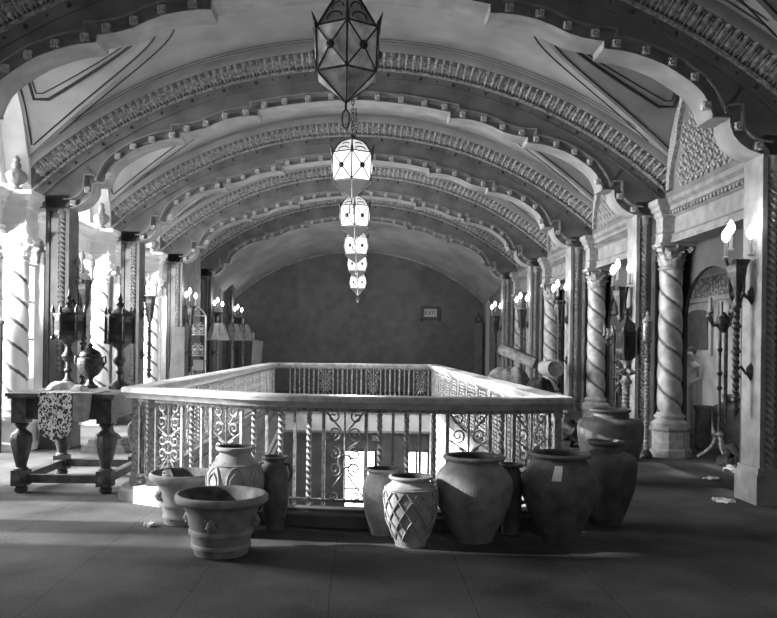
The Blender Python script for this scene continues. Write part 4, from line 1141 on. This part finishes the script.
# statue of a robed figure
t = thing('statue', 'pale stone statue of a robed figure holding a wreath, behind the nearest right column', 'statue', (5.36,13.0,0), -pi/2+.55)
MB().frustum((0,0),.002,.16,.42,.36).build('plinth', WALLR, t)
def skin(name, verts, edges, radii, root, m, parent, lev=2):
    me = bpy.data.meshes.new(name); me.from_pydata(verts, edges, []); o = bpy.data.objects.new(name, me); COL.objects.link(o)
    o.modifiers.new('s','SKIN').use_smooth_shade = True
    for i, r in enumerate(radii): me.skin_vertices[0].data[i].radius = (r, r) if not isinstance(r, tuple) else r
    for i in range(len(verts)): me.skin_vertices[0].data[i].use_root = (i == root)
    s = o.modifiers.new('d','SUBSURF'); s.levels = lev; s.render_levels = lev
    dg = bpy.context.evaluated_depsgraph_get(); m2 = bpy.data.meshes.new_from_object(o.evaluated_get(dg)); bpy.data.objects.remove(o)
    m2.materials.clear(); m2.materials.append(m)
    for p in m2.polygons: p.use_smooth = True
    return new(name, m2, parent)
SV = [(0,0,.80),(0,.01,.98),(0,.0,1.14),(0,-.005,1.26),(0,-.02,1.34),(0,-.045,1.42),(0,-.05,1.50),
      (.14,0,1.24),(.19,-.03,1.05),(.10,-.16,.98),(.05,-.19,1.0),(-.14,0,1.24),(-.19,-.03,1.04),(-.10,-.16,.96),(-.05,-.19,.98),
      (.07,0,.72),(.075,-.03,.45),(.075,.0,.20),(.075,-.08,.18),(-.07,0,.72),(-.08,-.01,.45),(-.08,.02,.20),(-.08,-.06,.18)]
SE = [(0,1),(1,2),(2,3),(3,4),(4,5),(5,6),(3,7),(7,8),(8,9),(9,10),(3,11),(11,12),(12,13),(13,14),(0,15),(15,16),(16,17),(17,18),(0,19),(19,20),(20,21),(21,22)]
SR = [.13,.105,.12,.10,.045,.075,.06,.055,.043,.034,.028,.055,.043,.034,.028,.085,.06,.045,.035,.085,.06,.045,.035]
skin('body', SV, SE, SR, 0, WALLW, t)
rows = []
for j in range(14):
    v = j/13; z = .17+.85*v; r = .215-.06*v-.025*sin(pi*v)
    rows.append([(r*(1+.07*cos(9*a+2*v)+.04*sin(5*a))*cos(a)*1.02, r*(1+.07*cos(9*a+2*v))*sin(a)*.85, z) for a in [2*pi*i/54 for i in range(54)]])
MB().grid(rows, True).build('robe', WALLW, t, 60)
hd = MB().ball((0,-.005,1.50), .078, 14, 9, 1.1); hd.ball((0,.07,1.53), .038, 8, 6); hd.v = [(x,y+.015 if y < -.05 else y,z) for x,y,z in hd.v]; hd.build('hair', STONE, t, 50)
fc = MB().tube([(0,-.105,1.475),(0,-.125,1.45),(0,-.115,1.44)], [.008,.012,.008], 6)
for s in (-1,1): fc.ball((s*.028,-.108,1.465), .010, 6, 5)
fc.ball((0,-.113,1.415), .014, 6, 4, .5); fc.build('face_features', WALLW, t, 50)
MB().tube([(.10*cos(2*pi*i/20), -.225, 1.0+.10*sin(2*pi*i/20)) for i in range(20)], .028, 8, True).build('wreath', WALLW, t, 50)
# things under the right arch
t = thing('cylinder_vase', 'tall cylindrical vase with rim band just left of the candelabrum foot', 'vase', (5.26,12.3,0))
MB().lathe([(.001,.003),(.10,.003),(.115,.03),(.12,.05),(.115,.07),(.125,.60),(.145,.62),(.145,.66),(.13,.66)], n=28, cap=False).build('body', TERRAL, t, 40); MB().lathe([(.13,.66),(.115,.60),(.10,.1),(.001,.1)], n=28, cap=False).build('inside', EARTH, t)
jar('tall_jar', 'large pale jar partly hidden behind the nearest right pier', (5.52,11.75,0), .34,.86,.2,.17,TERRAL,.66,.04)
rnd = random.Random(41); mb = MB()
for i in range(9):
    a0, r0, h0 = rnd.uniform(0,6), rnd.uniform(.06,.15), rnd.uniform(.05,.13)
    mb.tube([(r0*cos(a0+q*.45)+.08*sin(q*.9+i), r0*1.3*sin(a0+q*.45)+.10*cos(q*.7+i), .05+h0*(1+sin(q*.5+a0))*(1-.03*q)) for q in range(14)], [.02]+[.048-.012*sin(q) for q in range(12)]+[.02], 8)
o = mb.build('cloth_heap', CLOTHD, None, 60); o.location = (4.84,10.35,0.004)
tag(o, 'dark twisted heap of cloth on the floor beside the nearest right pier', 'cloth heap')
crumple('pale_rag', 'pale crumpled rag lying in front of the dark cloth heap', Vector((4.62,9.92,0.002)), .11, CLOTHL, 43, 'rag', .35)

# ================================================================== light
def area(loc, rot, sx, sy, e, name='window_light'):
    l = bpy.data.lights.new(name,'AREA'); l.shape = 'RECTANGLE'; l.size = sx; l.size_y = sy; l.energy = e
    o = bpy.data.objects.new(name, l); COL.objects.link(o); o.location = loc; o.rotation_euler = rot; return o
for a,b,c_,d_ in holes[1:]:
    al = area((XG+.12,(a+b)/2,(c_+d_)/2), (0,-pi/2+radians(22),0), d_-c_, b-a, 205*(b-a)); al.data.spread = radians(95)
sun = bpy.data.lights.new('sun','SUN'); sun.energy = 22.0; sun.angle = radians(1.2)
so = bpy.data.objects.new('sun', sun); COL.objects.link(so)
so.rotation_euler = Vector((1,-.03,-.41)).to_track_quat('-Z','Y').to_euler()
for yy in (8.4,12.9,16.4,20.0):
    l = bpy.data.lights.new('passage_light','POINT'); l.energy = 22; l.shadow_soft_size = .2
    o = bpy.data.objects.new('passage_light', l); COL.objects.link(o); o.location = (5.35,yy,3.1)
for yy in RY[2:5]:
    l = bpy.data.lights.new('column_fill_spot','SPOT'); l.energy = 900; l.spot_size = radians(50); l.spot_blend = .6; l.shadow_soft_size = .15  # added spots, no such lamps here; they brighten the left column fronts
    o = bpy.data.objects.new('column_fill_spot', l); COL.objects.link(o); p0 = Vector((-5.75,yy-2.75,2.5)); o.location = p0
    o.rotation_euler = (Vector((-4.9,yy,2.9))-p0).to_track_quat('-Z','Y').to_euler()
area((-.2,13,-3.2),(pi,0,0),3,8,40,'stairwell_fill')  # added fill shining up the shaft, no lamp stands there
area((0,2.4,2.2),(radians(88),0,0),6,2.0,9,'lobby_fill')
wd = bpy.data.worlds.new('World'); scene.world = wd; wd.use_nodes = True
bg = wd.node_tree.nodes['Background']; bg.inputs[0].default_value = (1,1,1,1); bg.inputs[1].default_value = .10
# ================================================================== camera
cam = bpy.data.cameras.new('Camera'); co = bpy.data.objects.new('Camera', cam); COL.objects.link(co)
cam.sensor_fit = 'HORIZONTAL'; cam.sensor_width = 36; cam.lens = F/777*36
cam.shift_x = (388.5-CX)/777; cam.shift_y = (CY-309)/777; cam.clip_start = .05; cam.clip_end = 200
co.matrix_world = Matrix.Translation((0,0,H)) @ Matrix.Rotation(pi/2,4,'X') @ Matrix.Rotation(TH,4,'Z')
scene.camera = co
scene.view_settings.view_transform = 'Standard'; scene.view_settings.look = 'None'; scene.view_settings.exposure = .25
